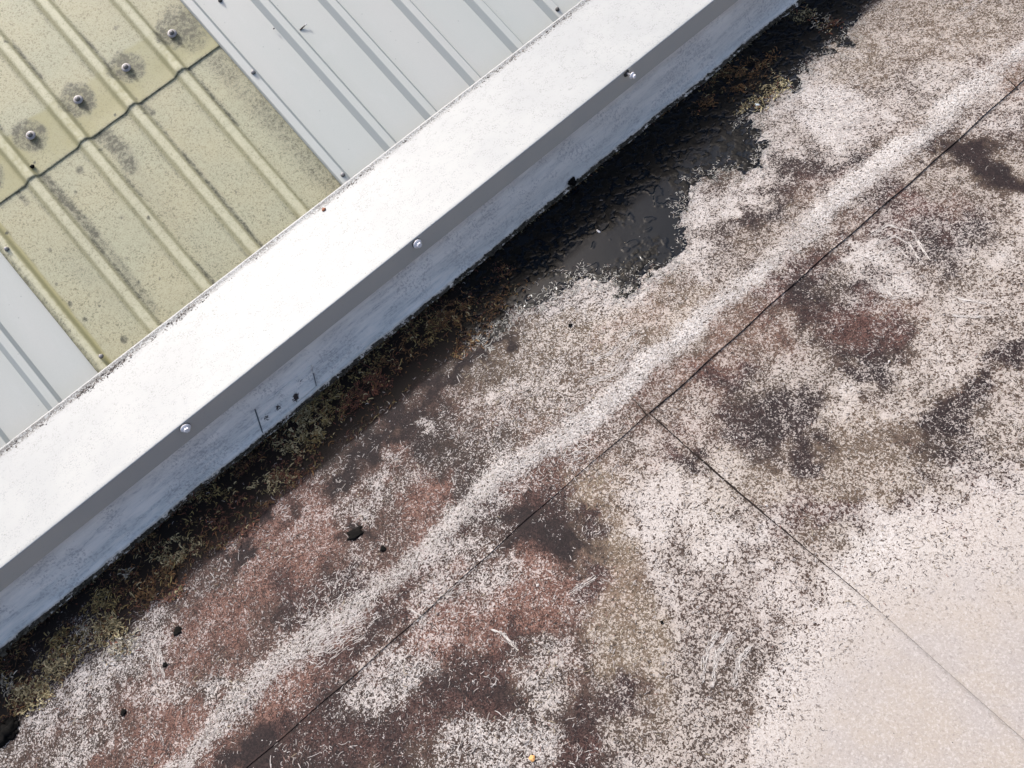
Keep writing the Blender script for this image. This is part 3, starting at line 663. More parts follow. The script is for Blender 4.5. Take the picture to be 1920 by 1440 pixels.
l = coping_screw((1174, 137), 0.024, 0.16, 0.95, True); l['label'] = 'screw standing loose out of the drop edge'
# tiny cut nicks on the drop edge

# ------------------------------------------------------------------ neighbouring sheeted roof
sr = tag(empty('sheeted_roof', (0.3, 1.9, 0.2)), 'pitched roof of pale grey ribbed metal sheets with yellowed translucent panels', 'roof', None, 'thing')
SL = np.array(sr.location)
HR, TOPW, LRUN, RRUN = 0.014, 0.021, 0.019, 0.0095
def ribx(p): return onroof(p, HR)[0]
R_RIGHT = [ribx((350 + 5, 5)), ribx((493, 0)), ribx((628, 10)), ribx((757, 0)), ribx((893, 0)), ribx((1023, 0))]
R_RIGHT += [R_RIGHT[-1] + 0.176 * k for k in range(1, 20)]
R_LEFT = [ribx((0 + 6, 632 + 5)) - 0.178 * k for k in range(0, 18)][::-1]
G_RIBS = [ribx((10, 462)), ribx((175, 475)), ribx((272, 400)), ribx((365, 335)), ribx((463, 275))]
S_TOP = 5.0
def prof_rib(ribs, xa, xb, sharp=True, hs=HR):
    pts = [(xa, 0.0, 0.0)]
    for c in ribs:
        a, b2 = c - TOPW / 2, c + TOPW / 2
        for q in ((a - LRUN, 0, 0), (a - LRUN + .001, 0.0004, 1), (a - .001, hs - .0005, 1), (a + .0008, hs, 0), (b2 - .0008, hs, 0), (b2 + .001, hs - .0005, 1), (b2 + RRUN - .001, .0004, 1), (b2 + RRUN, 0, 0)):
            if xa < q[0] < xb: pts.append(q)
    pts.append((xb, 0.0, 0.0)); return pts
def metal(name, ribs, xa, xb, hoff, s0, s1, first_top=False):
    pr = prof_rib(ribs, xa, xb)
    if first_top:     # side-lap edge: turned down just beside the first rib top
        c = ribs[0]
        pr = [q for q in pr if q[0] > c - TOPW / 2 + .0012]
        pr = [(c - TOPW / 2 - .0062, HR - .011, 1), (c - TOPW / 2 - .0055, HR - .010, 1), (c - TOPW / 2 - .001, HR - .0005, 0), (c - TOPW / 2 + .001, HR, 0)] + pr
    ss = np.arange(s0, s1 + .01, 0.1); pr = np.array(pr)
    Xg = np.repeat(pr[:, 0][:, None], len(ss), 1); Hg = np.repeat(pr[:, 1][:, None], len(ss), 1) + hoff; Sg = np.repeat(ss[None], len(pr), 0)
    Hg = Hg + (vn(Xg, Sg, 1.5, 91, 2) - .5) * .002
    V = roofP(Xg, Sg, Hg).reshape(-1, 3)
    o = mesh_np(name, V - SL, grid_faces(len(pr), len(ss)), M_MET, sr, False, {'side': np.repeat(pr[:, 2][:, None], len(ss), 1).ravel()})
    m = o.modifiers.new('thickness', 'SOLIDIFY'); m.thickness = 0.0012; m.offset = -1
    return o
XGL = onroof((97, 590))[0]      # left edge of the translucent panels
metal('metal_sheet', R_LEFT, R_LEFT[0] - 0.1, XGL + 0.06, 0.0, -0.06, S_TOP)
metal('metal_sheet', R_RIGHT[:6], 0, R_RIGHT[5] - TOPW / 2 + 0.001, 0.0062, -0.06, S_TOP, True)
metal('metal_sheet', R_RIGHT[5:], 0, R_RIGHT[-1] + 0.1, 0.0075, -0.06, S_TOP, True)
R_EDGE_X = R_RIGHT[0] - 0.001
def gprof(x, soft=0.005):
    h = 0 * x
    for i, c in enumerate(G_RIBS):
        a, b2 = c - TOPW / 2 + .001, c + TOPW / 2 - .001
        h = np.maximum(h, sstep(a - LRUN - soft, a + soft * .6, x) * (1 - sstep(b2 - soft * .6, b2 + RRUN + soft, x)) * HR)
    return h
WASH = [onroof(p)[:2] for p in ((323, 63), (237, 127), (147, 187), (58, 254))] + [(-0.49, 0.77)]
S_LAP = 0.672
SPOTS = [((150, 319), 9, .65), ((218, 53), 5, .8), ((233, 637), 8, .9), ((142, 361), 4, .7), ((94, 469), 5, .7), ((132, 570), 5, .95), ((160, 599), 5, .95), ((106, 533), 3, 1.), ((187, 574), 2.4, 1.), ((260, 530), 5, .8), ((237, 485), 4, .6), ((282, 412), 4, .9), ((14, 437), 4, 1.), ((17, 83), 5, .7), ((300, 522), 2.5, .9), ((300, 523), 2, 1), ((217, 217), 2.5, 1), ((274, 216), 3, .9), ((312, 323), 2, .8), ((190, 282), 4, .7), ((303, 237), 2.5, .7), ((229, 408), 3.5, .8), ((443, 360), 2.2, 1), ((66, 306), 3, 1), ((270, 560), 3, .7)]
def ggrime(x, s, lap_side):
    dk = 0.06 + 0.16 * sstep(.5, .75, vn(x, s * .4, 7, 101, 3)) ; yel = 0.10 * vn(x, s, 5, 102, 2); top = 0 * x
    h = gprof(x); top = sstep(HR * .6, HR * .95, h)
    # dirty valleys right of each rib, running down the slope
    for i, c in enumerate(G_RIBS):
        e = (x - (c + TOPW / 2 + 0.012)) / 0.007
        run = np.exp(-e * e) * (0.25 + 0.8 * sstep(.42, .62, vn(x * 2, s, 8, 103 + i, 3)))
        e2 = (x - (c - TOPW / 2 - 0.020)) / 0.008
        run2 = np.exp(-e2 * e2) * 0.35 * sstep(.35, .6, vn(x * 2, s, 8, 113 + i, 3))
        dk = np.maximum(dk, np.maximum(run * .75, run2))
    # yellow-green flanks of the ribs
    yel = np.maximum(yel, 0.35 * sstep(.0008, .004, h) * (1 - sstep(.010, .0135, h)))
    P = roofP(x, s, 0 * x); X, Y = topx(P)
    if lap_side:      # upper sheet: pale lapped strip with dark rings round the washers
        strip = 1 - sstep(0.155, 0.175, s - S_LAP + (vn(x, s, 18, 104, 2) - .5) * .03)
        yel = np.maximum(yel, 0.75 * strip * (0.6 + 0.6 * vn(x, s, 15, 108, 2)))
        dk = np.maximum(dk * (1 - .6 * strip), 0)
        for wx, ws in WASH:
            r = np.hypot(x - wx, (s - ws) * 0.92) + (vn(x, s, 30, 105, 2) - .5) * .02
            dk = np.maximum(dk, (1 - sstep(.044, .058, r)) * (0.55 + .35 * vn(x, s, 40, 106, 2)))
            ring = np.exp(-((r - .052) / .005) ** 2); dk = np.maximum(dk, ring * .42)
        dk = np.maximum(dk, (1 - sstep(.0, .014, s - S_LAP)) * .55)
        g = blob(X, Y, 345, 50, 46, 30, -40, .6); dk = np.maximum(dk, g * .75)
        g = blob(X, Y, 370, 80, 26, 18, 30, .5); dk = np.maximum(dk, g * .5)
    else:
        dk = np.maximum(dk, (1 - sstep(.0, .03, S_LAP - s)) * .42 * sstep(.3, .5, vn(x, s, 22, 107, 2) ))
        g = pline(X, Y, [(170, 240), (200, 258), (230, 285), (245, 312)], 16, .8); dk = np.maximum(dk, g * .78)
        g = pline(X, Y, [(258, 190), (285, 212)], 7, .8); dk = np.maximum(dk, g * .8)
        g = pline(X, Y, [(70, 318), (100, 350), (140, 395), (180, 440)], 9, .8); dk = np.maximum(dk, g * .85)
        g = pline(X, Y, [(30, 355), (50, 380)], 6, .8); dk = np.maximum(dk, g * .7)
        g = pline(X, Y, [(180, 440), (230, 500), (290, 580)], 8, .8); dk = np.maximum(dk, g * .5)
        g = pline(X, Y, [(390, 90), (470, 180), (560, 280), (630, 350)], 26, .8); dk = np.maximum(dk, g * (.28 + .3 * vn(x, s, 14, 109, 3)))
        # smooth sealant strip inside the left edge, grimy flange outside it
        dd = x - G_RIBS[0]
        yel = np.maximum(yel, (sstep(.006, .010, dd) * (1 - sstep(.024, .032, dd + (vn(x, s, 20, 111, 2) - .5) * .012))) * 1.0); dk = dk * (1 - .9 * sstep(.004, .008, dd) * (1 - sstep(.024, .03, dd)))
        dk = np.maximum(dk, (1 - sstep(-.008, .0, dd)) * .46)
    for (p, r, v) in SPOTS:
        dk = np.maximum(dk, (1 - sstep(r * .55, r * 1.25, np.hypot(X - p[0], Y - p[1]))) * v * 1.0)
    return np.stack([np.clip(dk, 0, 1), np.clip(yel, 0, 1), np.clip(top, 0, 1)], -1)
def grp(name, s0, s1, hoff, lap_side, fine, gaps=0.0):
    xs = np.arange(XGL, R_EDGE_X, 0.0035)
    ss = axis_lines(s0, s1, fine[0], fine[1], 0.0045, 0.06)
    Xg, Sg = np.meshgrid(xs, ss, indexing='ij')
    h = gprof(Xg)
    lift = 0
    if lap_side:
        lift = (1 - sstep(.0, .05, Sg - S_LAP)) * (0.0001 + 0.0014 * vn(Xg, Sg * 0, 11, 121, 2))
        Sg = Sg + np.where(Sg < s0 + .001, (vn(Xg, 0 * Xg, 12, 122, 3) - .5) * .006, 0)
    else:  # flange of the left edge sags a little over the metal sheet
        lift = 0.0006 * np.sin(Sg * 18) * (Xg < G_RIBS[0])
    V = roofP(Xg, Sg, h + hoff + lift).reshape(-1, 3)
    gr = ggrime(Xg.ravel(), Sg.ravel(), lap_side)
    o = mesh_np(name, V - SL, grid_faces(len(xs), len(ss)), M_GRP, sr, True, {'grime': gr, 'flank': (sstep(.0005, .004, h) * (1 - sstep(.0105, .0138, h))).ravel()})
    m = o.modifiers.new('thickness', 'SOLIDIFY'); m.thickness = 0.0014; m.offset = -1
    return o
g1 = grp('translucent_panel', -0.06, 0.80, 0.0012, False, (-0.06, 0.80)); g1['label'] = 'lower translucent panel running under the capping'
g2 = grp('translucent_panel', S_LAP, S_TOP, 0.0028, True, (S_LAP, 1.35)); g2['label'] = 'upper translucent panel lapped over the lower one'
UPR = Vector((0, -ST, CT))
def roof_screw(px=None, xs=None, h=0.0, kind='big'):
    if px is not None: x, s = onroof(px, h)
    else: x, s = xs
    lo = Vector(roofP(x, s, h) - SL)
    if kind == 'big':
        bm = bmesh.new(); lathe(bm, [(0.0035, -0.006), (0.0035, 0.006), (0.0030, 0.0065)], UPR, (0, 0, 0), 10)
        sc = obj('roof_screw', bm, M_STEEL, sr, True); sc.location = lo
        bm = bmesh.new(); lathe(bm, [(0.0140, 0.0), (0.0148, 0.0008), (0.0140, 0.0024), (0.0110, 0.0042), (0.0090, 0.0046)], UPR, (0, 0, 0), 28); obj('washer', bm, M_CAP, sc, True)
        bm = bmesh.new(); lathe(bm, [(0.0082, 0.0046), (0.0084, 0.0062), (0.0060, 0.0070)], UPR, (0, 0, 0), 24); obj('flange', bm, M_DULL, sc, True)
        bm = bmesh.new(); lathe(bm, [(0.0050, 0.0066), (0.0050, 0.0118), (0.0036, 0.0128)], UPR, (0, 0, 0), hexa=True); obj('hex_head', bm, M_CAP, sc)
    else:
        mt = M_CAP if kind == 'pale' else M_DULL
        bm = bmesh.new(); lathe(bm, [(0.0068, 0.0), (0.0071, 0.0006), (0.0066, 0.0016)], UPR, (0, 0, 0), 18)
        sc = obj('stitching_screw', bm, M_RUB if kind != 'pale' else M_DULL, sr, True); sc.location = lo
        bm = bmesh.new(); lathe(bm, [(0.0046, 0.0016), (0.0052, 0.0030), (0.0050, 0.0066), (0.0034, 0.0080)], UPR, (0, 0, 0), 14); obj('screw_cap', bm, mt, sc, True)
    return sc
for p in ((323, 63), (237, 127), (147, 187), (58, 254)): roof_screw(p, None, 0.0075)
for p in ((475, 136), (643, 328)): roof_screw(p, None, HR + .0066, 'pale')
for p in ((13, 467), (190, 668)): roof_screw(p, None, HR + .0015, 'pale')
for p in ((1045, 18), (413, 1)): roof_screw(p, None, (HR + .0078) if p[0] > 1000 else 0.0066, 'dull')

# ------------------------------------------------------------------ ground far below
gz = -4.5
ground = mesh_np('ground', [(-400, -400, gz), (400, -400, gz), (400, 400, gz), (-400, 400, gz)], [(0, 1, 2, 3)], M_GROUND)
tag(ground, kind='structure')

# ------------------------------------------------------------------ puddle of dark water lying along the foot of the wall
PUD = [(1530, -40), (1640, -30), (1600, 40), (1580, 85), (1555, 92), (1520, 100), (1500, 130), (1490, 165), (1465, 160), (1440, 175), (1415, 180), (1430, 205), (1395, 225), (1415, 245), (1428, 275), (1422, 305), (1390, 322), (1350, 318), (1320, 335), (1290, 345),
       (1280, 375), (1272, 410), (1280, 440), (1283, 470), (1262, 500), (1225, 508), (1205, 515), (1185, 535), (1172, 552), (1155, 545), (1150, 530), (1118, 512), (1100, 520), (1065, 525), (1045, 545), (1010, 560), (985, 575), (960, 575), (945, 600), (900, 640), (870, 620), (860, 560), (900, 480), (1080, 340), (1280, 175)]
def inpoly(X, Y, poly):
    ins = np.zeros(X.shape, bool); n = len(poly)
    for i in range(n):
        x0, y0 = poly[i]; x1, y1 = poly[(i + 1) % n]
        c = (y0 > Y) != (y1 > Y)
        xi = (x1 - x0) * (Y - y0) / (y1 - y0 + 1e-9) + x0
        ins ^= c & (X < xi)
    return ins
def pdist(X, Y, poly):
    d = np.full(X.shape, 1e9); n = len(poly)
    for i in range(n):
        x0, y0 = poly[i]; x1, y1 = poly[(i + 1) % n]; L = (x1 - x0) ** 2 + (y1 - y0) ** 2
        t = np.clip(((X - x0) * (x1 - x0) + (Y - y0) * (y1 - y0)) / L, 0, 1)
        d = np.minimum(d, np.hypot(X - x0 - t * (x1 - x0), Y - y0 - t * (y1 - y0)))
    return np.where(inpoly(X, Y, poly), d, -d)
def puddle_sd(x, y, wob=1.0):
    X, Y = topx(np.stack([x, y, 0 * x], -1))
    X = X + (vn(x, y, 40, 131, 3) - .5) * 46 * wob; Y = Y + (vn(x, y, 40, 132, 3) - .5) * 46 * wob
    return pdist(X, Y, PUD)
def make_puddle():
    st = 0.0026
    xs = np.arange(0.25, 2.05, st); ys = np.arange(1.08, 1.55, st)
    Xg, Yg = np.meshgrid(xs, ys, indexing='ij')
    d = puddle_sd(Xg, Yg)
    d = np.where(Yg > Y3 + 0.004, -50, d)
    X, Y = topx(np.stack([Xg, Yg, 0 * Xg], -1))
    # silt: lumpy sludge breaking the surface near the wall, open water in front
    open_ = np.maximum.reduce([blob(X, Y, 1230, 400, 66, 60, 30, .5), blob(X, Y, 1130, 470, 110, 34, 20, .4), blob(X, Y, 1330, 290, 60, 40, 20, .4) * .5, blob(X, Y, 1010, 550, 60, 20, 20, .5), blob(X, Y, 1265, 455, 40, 60, 0, .5)])
    w1x = Xg + (vn(Xg, Yg, 70, 141, 2) - .5) * .016; w1y = Yg + (vn(Xg, Yg, 70, 142, 2) - .5) * .016
    n = vn(w1x, w1y, 62, 143, 2); n2 = vn(w1x + 3, w1y, 120, 144, 2)
    lump = sstep(.50, .60, n) * .7 + sstep(.5, .6, n2) * .4
    silt = np.clip(1 - open_ * (0.75 + .5 * vn(Xg, Yg, 26, 145, 2)), 0, 1)
    ring = sstep(.66, .70, vn(w1x, w1y, 34, 146, 2)) * open_ 
    Z = 0.0090 + lump * silt * .0017 + ring * .0010 + und(Xg, Yg) - 0.0012 * (1 - sstep(-8, 3, d))
    keep = d > -7
    fc = grid_faces(len(xs), len(ys)); kf = keep.ravel()[fc].all(1); fc = fc[kf]
    used = np.unique(fc); remap = np.full(len(xs) * len(ys), -1); remap[used] = np.arange(len(used))
    V = np.stack([Xg, Yg, Z], -1).reshape(-1, 3)[used]
    o = mesh_np('puddle', V, remap[fc], M_PUD, None, True, {'silt': (lump * silt).ravel()[used]})
    tag(o, kind='structure'); o['label'] = 'dark puddle with black sludge lying along the foot of the parapet'
make_puddle()

# ------------------------------------------------------------------ growth on the membrane, real little flakes, fibres and leaflets
def surf_z(x, y):
    z = np.where(y > 0.786, aZ(x, y), np.where(x < SEAM_X(y), 0.0068, np.where(x < 1.80, 0.0035, 0.0)) + und(x, y))
    return z
def ribbons(name, x, y, z, length, width, lift, tint, mat, seg=3, curl=1.0, cross=False, tilt=0.0, ang0=None):
    n = len(x); a = rng.uniform(0, 2 * np.pi, n) if ang0 is None else ang0; k = rng.normal(0, curl, n)
    V = np.zeros((n, seg + 1, 2, 3), np.float32); px = x.copy(); py = y.copy(); ang = a - k / 2
    tl = rng.uniform(-tilt, tilt, n)
    for i in range(seg + 1):
        t = i / seg
        wv = width * (0.45 + 0.55 * math.sin(math.pi * min(max(t, .12), .88)))
        nx, ny = -np.sin(ang), np.cos(ang)
        zz = z + lift * (4 * t * (1 - t)) + tl * length * (t - 0.0)
        V[:, i, 0] = np.stack([px + nx * wv / 2, py + ny * wv / 2, zz + wv * .05], -1)
        V[:, i, 1] = np.stack([px - nx * wv / 2, py - ny * wv / 2, zz - wv * .05], -1)
        px = px + np.cos(ang) * length / seg; py = py + np.sin(ang) * length / seg; ang = ang + k / seg
    base = (np.arange(n) * (seg + 1) * 2)[:, None]
    q = np.array([[2 * i, 2 * i + 1, 2 * i + 3, 2 * i + 2] for i in range(seg)])
    Fc = (base[:, None, :] + q[None]).reshape(-1, 4)
    T = np.repeat(tint.astype(np.float32), (seg + 1) * 2, 0)
    return mesh_np(name, V.reshape(-1, 3), Fc, mat, None, True, {'tint': T})

def scatter_lichen():
    N = 330000
    x = rng.uniform(-1.45, 2.3, N); y = rng.uniform(-0.3, 1.50, N)
    X, Y = topx(np.stack([x, y, 0 * x], -1)); m = (X > -60) & (X < 1980) & (Y > -60) & (Y < 1500)
    x, y = x[m], y[m]
    f = fields(x, y); c, red, tan, clean, wet, dirt, chalk, filmy = f
    clump = sstep(.40, .60, vn(x, y, 55, 151, 2)) * .7 + .3
    p = (0.13 + 1.0 * np.clip(c, 0, .8)) * clump * (1 - sstep(.1, .7, clean)) * (1 - .45 * sstep(1000, 1400, topx(np.stack([x, y, 0 * x], -1))[0])) * (1 - .92 * wet) 
    pd = puddle_sd(x, y); p = np.where(pd > 2, p * 0.015, p); rim = (pd < 22) & (pd > -24) & (wet < .6); p = np.where(rim, np.maximum(p, (.95 - .04 * np.clip(pd, 0, 22)) * sstep(.38, .56, vn(x, y, 55, 153, 2) - .004 * np.clip(pd, 0, 22))), p)
    k = rng.random(len(x)) < p * np.where(rim, .95, .34)
    x, y, c, red, tan, rim, pd = x[k], y[k], c[k], red[k], tan[k], rim[k], pd[k]
    n = len(x); u = rng.random(n)[:, None]
    wcol = np.array([.42, .40, .39]) * (1 - u) + np.array([.22, .195, .185]) * u
    rcol = np.array([.26, .175, .15]) * (1 - u) + np.array([.10, .045, .038]) * u
    tcol = np.array([.30, .26, .19]) * (1 - u) + np.array([.14, .105, .07]) * u
    T = wcol.copy(); r = rng.random(n)
    pr = red * .62; pt = tan * .6
    T = np.where((r < pr)[:, None], rcol, T); T = np.where(((r >= pr) & (r < pr + pt))[:, None], tcol, T)
    T = np.where((rim & (rng.random(n) < .75))[:, None], np.array([.42, .41, .38]) * (1 - .4 * u), T)
    # some dead dark crusts
    dkk = rng.random(n) < (0.10 + .26 * (1 - c)); T = np.where(dkk[:, None], np.array([.03, .023, .022]), T)
    L = rng.gamma(4, .0013, n) + .0018; W = rng.uniform(.0009, .0019, n)
    XX = topx(np.stack([x, y, 0 * x], -1))[0]; big = (1 - sstep(950, 1300, XX)) * sstep(.35, .65, vn(x, y, 12, 154, 2)); L = L * (.9 + .95 * big); W = W * (.85 + .35 * big)
    L = np.where(rim, L * 1.15, L)
    o = ribbons('lichen', x, y, np.where(pd > -9, np.maximum(surf_z(x, y) + .0006, .0104 + und(x, y)), surf_z(x, y) + .0006), L, W, rng.uniform(.0003, .0016, n), T, M_VC, 3, 1.9)
    tag(o, 'curled pale, rust and dark lichen growth covering the flat roof membrane', 'lichen', None, 'stuff')
scatter_lichen()

MOSS = [  # cx, cy, rx, ry, ang, density, colour index: 0 olive, 1 brown, 2 red brown, 3 pale olive, 4 pale grey
    (850, 590, 60, 26, 30, 1.0, 1), (880, 640, 50, 20, 36, .6, 1), (800, 620, 40, 30, 30, .5, 0), (760, 660, 60, 30, 36, .35, 1), (700, 720, 60, 24, 40, .8, 2), (660, 750, 50, 18, 40, .7, 2), (690, 690, 50, 20, 36, .35, 0),
    (610, 760, 50, 36, 30, .9, 0), (580, 790, 46, 34, 0, 1.3, 3), (540, 835, 34, 24, 0, .6, 3), (600, 810, 50, 20, 36, .6, 0), (550, 880, 50, 22, 30, .8, 2), (520, 900, 40, 20, 20, .8, 3), (480, 912, 24, 12, 30, .6, 3), (430, 960, 60, 22, 36, .6, 2), (450, 1000, 40, 14, 36, .6, 2),
    (400, 930, 40, 24, 36, .35, 0), (330, 1035, 44, 26, 20, 1.0, 3), (300, 1090, 60, 24, 36, .8, 1), (330, 1110, 40, 16, 30, .5, 2), (235, 1075, 8, 10, 0, 1.0, 4), (190, 1130, 40, 24, 30, .8, 0), (200, 1180, 44, 26, 30, 1.0, 3), (120, 1200, 40, 24, 30, .7, 0), (110, 1240, 50, 26, 30, .9, 3), (20, 1280, 24, 18, 0, .8, 4), (60, 1300, 50, 30, 30, .8, 3), (230, 1210, 40, 18, 36, .8, 4),
    (360, 975, 30, 16, 36, .3, 0), (160, 1190, 20, 30, -30, .6, 4), (1380, 150, 60, 34, 20, 1.0, 1), (1420, 130, 50, 24, 30, .8, 1), (1330, 190, 50, 16, 30, .7, 1), (1340, 160, 40, 20, 30, .4, 0), (1505, 28, 22, 16, 10, 1.0, 3), (1560, 50, 24, 12, 20, .7, 2), (1410, 200, 30, 20, 20, .7, 3), (920, 580, 40, 14, 30, .5, 1), (960, 545, 40, 14, 30, .3, 1), (1450, 160, 34, 24, 0, .6, 3), (1540, 40, 26, 20, 0, .5, 4)]
def scatter_moss():
    xs, ys, cs = [], [], []
    PALM = [((.34, .26, .10), (.03, .024, .009)), ((.24, .125, .045), (.022, .012, .006)), ((.19, .070, .040), (.028, .012, .009)), ((.52, .45, .27), (.12, .10, .045)), ((.50, .47, .40), (.16, .145, .11))]
    for cx, cy, rx, ry, an, dn, ci in MOSS:
        n = int(rx * ry * .60 * dn)
        r = np.sqrt(rng.random(n)) * rng.uniform(.6, 1.25, n); t = rng.uniform(0, 2 * np.pi, n); a = math.radians(an)
        u, v = r * np.cos(t) * rx, r * np.sin(t) * ry
        X = cx + u * math.cos(a) + v * math.sin(a); Y = cy - u * math.sin(a) + v * math.cos(a)
        kk = rng.random(n) < sstep(.38, .52, vn(X / 100, Y / 100, 9, 163, 2)); X, Y = X[kk], Y[kk]
        for px, py in zip(X, Y):
            q = onz((px, py), .01)
            if q[1] < Y3 - .002: xs.append(q[0]); ys.append(q[1]); cs.append((ci, 0))
    # thin general cover along the foot of the wall, denser in irregular clusters
    N = 42000; x = rng.uniform(-1.6, .52, N); d = rng.uniform(0.0, .215, N); y = Y3 - d
    k = rng.random(N) < sstep(.46, .72, vn(x, y, 16, 161, 4)) * .45 + .02
    for a, b in zip(x[k], y[k]): xs.append(a); ys.append(b); cs.append((int(rng.choice([1, 2, 1, 0, 1, 2])), 1))
    N = 7000; x = rng.uniform(-1.6, 2.2, N); y = Y3 - np.abs(rng.normal(0, .008, N))
    for a, b in zip(x, y): xs.append(a); ys.append(b); cs.append((int(rng.choice([1, 0, 3, 1, 2])), 2))
    xs = np.array(xs); ys = np.array(ys); ci = np.array([c[0] for c in cs]); kind = np.array([c[1] for c in cs])
    pl = np.array(PALM); u = rng.beta(1.6, .9, len(xs))[:, None]; ci = np.where(rng.random(len(xs)) < .25, rng.choice([0, 1, 1, 2, 3], len(xs)), ci)
    T = pl[ci, 0] * (1 - u) + pl[ci, 1] * u; T[kind > 0] *= .7
    n = len(xs); hump = .0015 + .008 * sstep(.4, .75, vn(xs, ys, 45, 162, 2)) * (kind == 0)
    o = ribbons('moss', xs, ys, surf_z(xs, ys) + hump * rng.random(n), rng.gamma(4, .0022, n) + .002, rng.uniform(.0014, .0038, n), rng.uniform(.0005, .004, n), T, M_MOSS, 3, 2.2, tilt=.35)
    tag(o, 'olive and brown moss with wet litter along the foot of the parapet', 'moss', None, 'stuff')
scatter_moss()

def grains(name, x, y, z, size, tint, mat, label, cat):
    """small angular grains, each a squashed octahedron"""
    n = len(x); base = np.array([[1, 0, 0], [0, 1, 0], [-1, 0, 0], [0, -1, 0], [0, 0, .6], [0, 0, -.5]])
    P = base[None] * size[:, None, None] * rng.uniform(.6, 1.35, (n, 6, 1)); a = rng.uniform(0, 6.28, n)
    ca, sa = np.cos(a)[:, None], np.sin(a)[:, None]; X = P[..., 0] * 1.5 * ca - P[..., 1] * sa; Y = P[..., 0] * 1.5 * sa + P[..., 1] * ca
    V = np.stack([X + x[:, None], Y + y[:, None], P[..., 2] + z[:, None]], -1)
    Fb = np.array([[0, 1, 4], [1, 2, 4], [2, 3, 4], [3, 0, 4], [1, 0, 5], [2, 1, 5], [3, 2, 5], [0, 3, 5]])
    Fc = (np.arange(n)[:, None, None] * 6 + Fb[None]).reshape(-1, 3)
    o = mesh_np(name, V.reshape(-1, 3), Fc, mat, None, False, {'tint': np.repeat(tint, 6, 0)})
    return tag(o, label, cat, None, 'stuff')
# grit caught against the raised back lip of the capping
N = 9000; x = rng.uniform(-1.5, 2.2, N); d = np.abs(rng.normal(0, .007, N)) + rng.choice([0, .004, .012], N, p=[.5, .35, .15])
k = rng.random(N) < (sstep(.40, .66, vn(x, 0 * x, 13, 171, 4)) * .8 + .08); x, d = x[k], d[k]; n = len(x); u = rng.random(n)[:, None]
grains('grit', x, YB - .015 - d, np.full(n, ZT + .0006), rng.gamma(3, .00045, n) + .0006, np.array([.04, .036, .033]) * (1 - u) + np.array([.20, .18, .165]) * u, M_VC, 'dark grit caught along the raised back lip of the white capping', 'grit')
# brushed and scraped marks: fine pale fibres combed in one direction
def combed():
    xs, ys, an, LL, WW = [], [], [], [], []
    def along(pts, n, jit, dirj, l0, l1, w):
        P = np.array([onz(p, .008)[:2] for p in pts]); seg = np.diff(P, axis=0); L = np.concatenate([[0], np.cumsum(np.hypot(*seg.T))])
        t = rng.uniform(0, L[-1], n); k = np.clip(np.searchsorted(L, t) - 1, 0, len(seg) - 1); d = seg[k] / np.hypot(*seg[k].T)[:, None]
        q = P[k] + d * (t - L[k])[:, None]; off = rng.normal(0, jit, n); q = q + np.stack([-d[:, 1], d[:, 0]], -1) * off[:, None]
        xs.append(q[:, 0]); ys.append(q[:, 1]); an.append(np.arctan2(d[:, 1], d[:, 0]) + rng.normal(0, dirj, n)); LL.append(rng.uniform(l0, l1, n)); WW.append(rng.uniform(w * .6, w * 1.3, n))
    for pts in SCUFFS:
        for o in (-4, 0, 3):
            q = [(a + o * .8 + random.uniform(-1, 1), b + o * .5 + random.uniform(-1, 1)) for a, b in pts]
            ln = sum(math.dist(a, b) for a, b in zip(pts[:-1], pts[1:])); along(q, int(ln * .42), .0009, .12, .006, .014, .0009)
    inv = [(x, y) for x, y in CREASE if -80 < x < 1990]
    along(inv, 2200, .022, .8, .006, .014, .0010); along(inv, 900, .010, .40, .005, .012, .0011); along(inv, 1800, .034, 1.2, .005, .011, .0010)
    for cx, cy, n, sp, a0 in ((1568, 225, 260, 26, 1.15), (925, 900, 120, 18, 1.4), (600, 1195, 240, 24, .6), (1070, 830, 120, 16, 1.2), (830, 1130, 90, 22, .9), (1665, 520, 90, 20, 1.5), (650, 1180, 160, 26, 0.5)):
        X = rng.normal(cx, sp, n); Y = rng.normal(cy, sp * 1.2, n); P = np.array([onz(p, .008)[:2] for p in zip(X, Y)])
        xs.append(P[:, 0]); ys.append(P[:, 1]); an.append(rng.normal(-a0, .35, n) + (P[:, 0] * 9) % .8); LL.append(rng.uniform(.009, .022, n)); WW.append(rng.uniform(.0008, .0014, n))
    x = np.concatenate(xs); y = np.concatenate(ys); an = np.concatenate(an); L = np.concatenate(LL); W = np.concatenate(WW); n = len(x)
    k = (y < Y3 - .05) & (rng.random(n) < .35 + .9 * vn(x, y, 18, 191, 3)); x, y, an, L, W = x[k], y[k], an[k], L[k], W[k]; n = len(x); u = rng.random(n)[:, None]
    T = np.array([.56, .54, .52]) * (1 - u) + np.array([.36, .33, .31]) * u
    o = ribbons('scuffed_fibres', x, y, surf_z(x, y) + .0009, L, W, rng.uniform(.0001, .0006, n), T, M_VC, 3, .35, ang0=an)
    tag(o, 'fine pale fibres combed along the white ridge and in scuffed swirls', 'scuff marks', None, 'stuff')
combed()
# loose specks over membrane
N = 5200; x = rng.uniform(-1.4, 2.3, N); y = rng.uniform(-.3, 1.3, N); X, Y = topx(np.stack([x, y, 0 * x], -1)); m = (X > -40) & (X < 1960) & (Y < 1480) & (rng.random(N) < np.where((X > 1450) & (Y > 1000), .12, .6)); x, y = x[m], y[m]; n = len(x); u = rng.random(n)[:, None]
w_ = rng.random(n)[:, None] < .55
grains('loose_specks', x, y, surf_z(x, y) + .0012, rng.gamma(2.0, .00032, n) + .0004, np.where(w_, np.array([.46, .44, .43]), np.array([.03, .025, .025]) * (1 + u)), M_VC, 'loose pale chips and dark crumbs strewn over the membrane', 'specks')
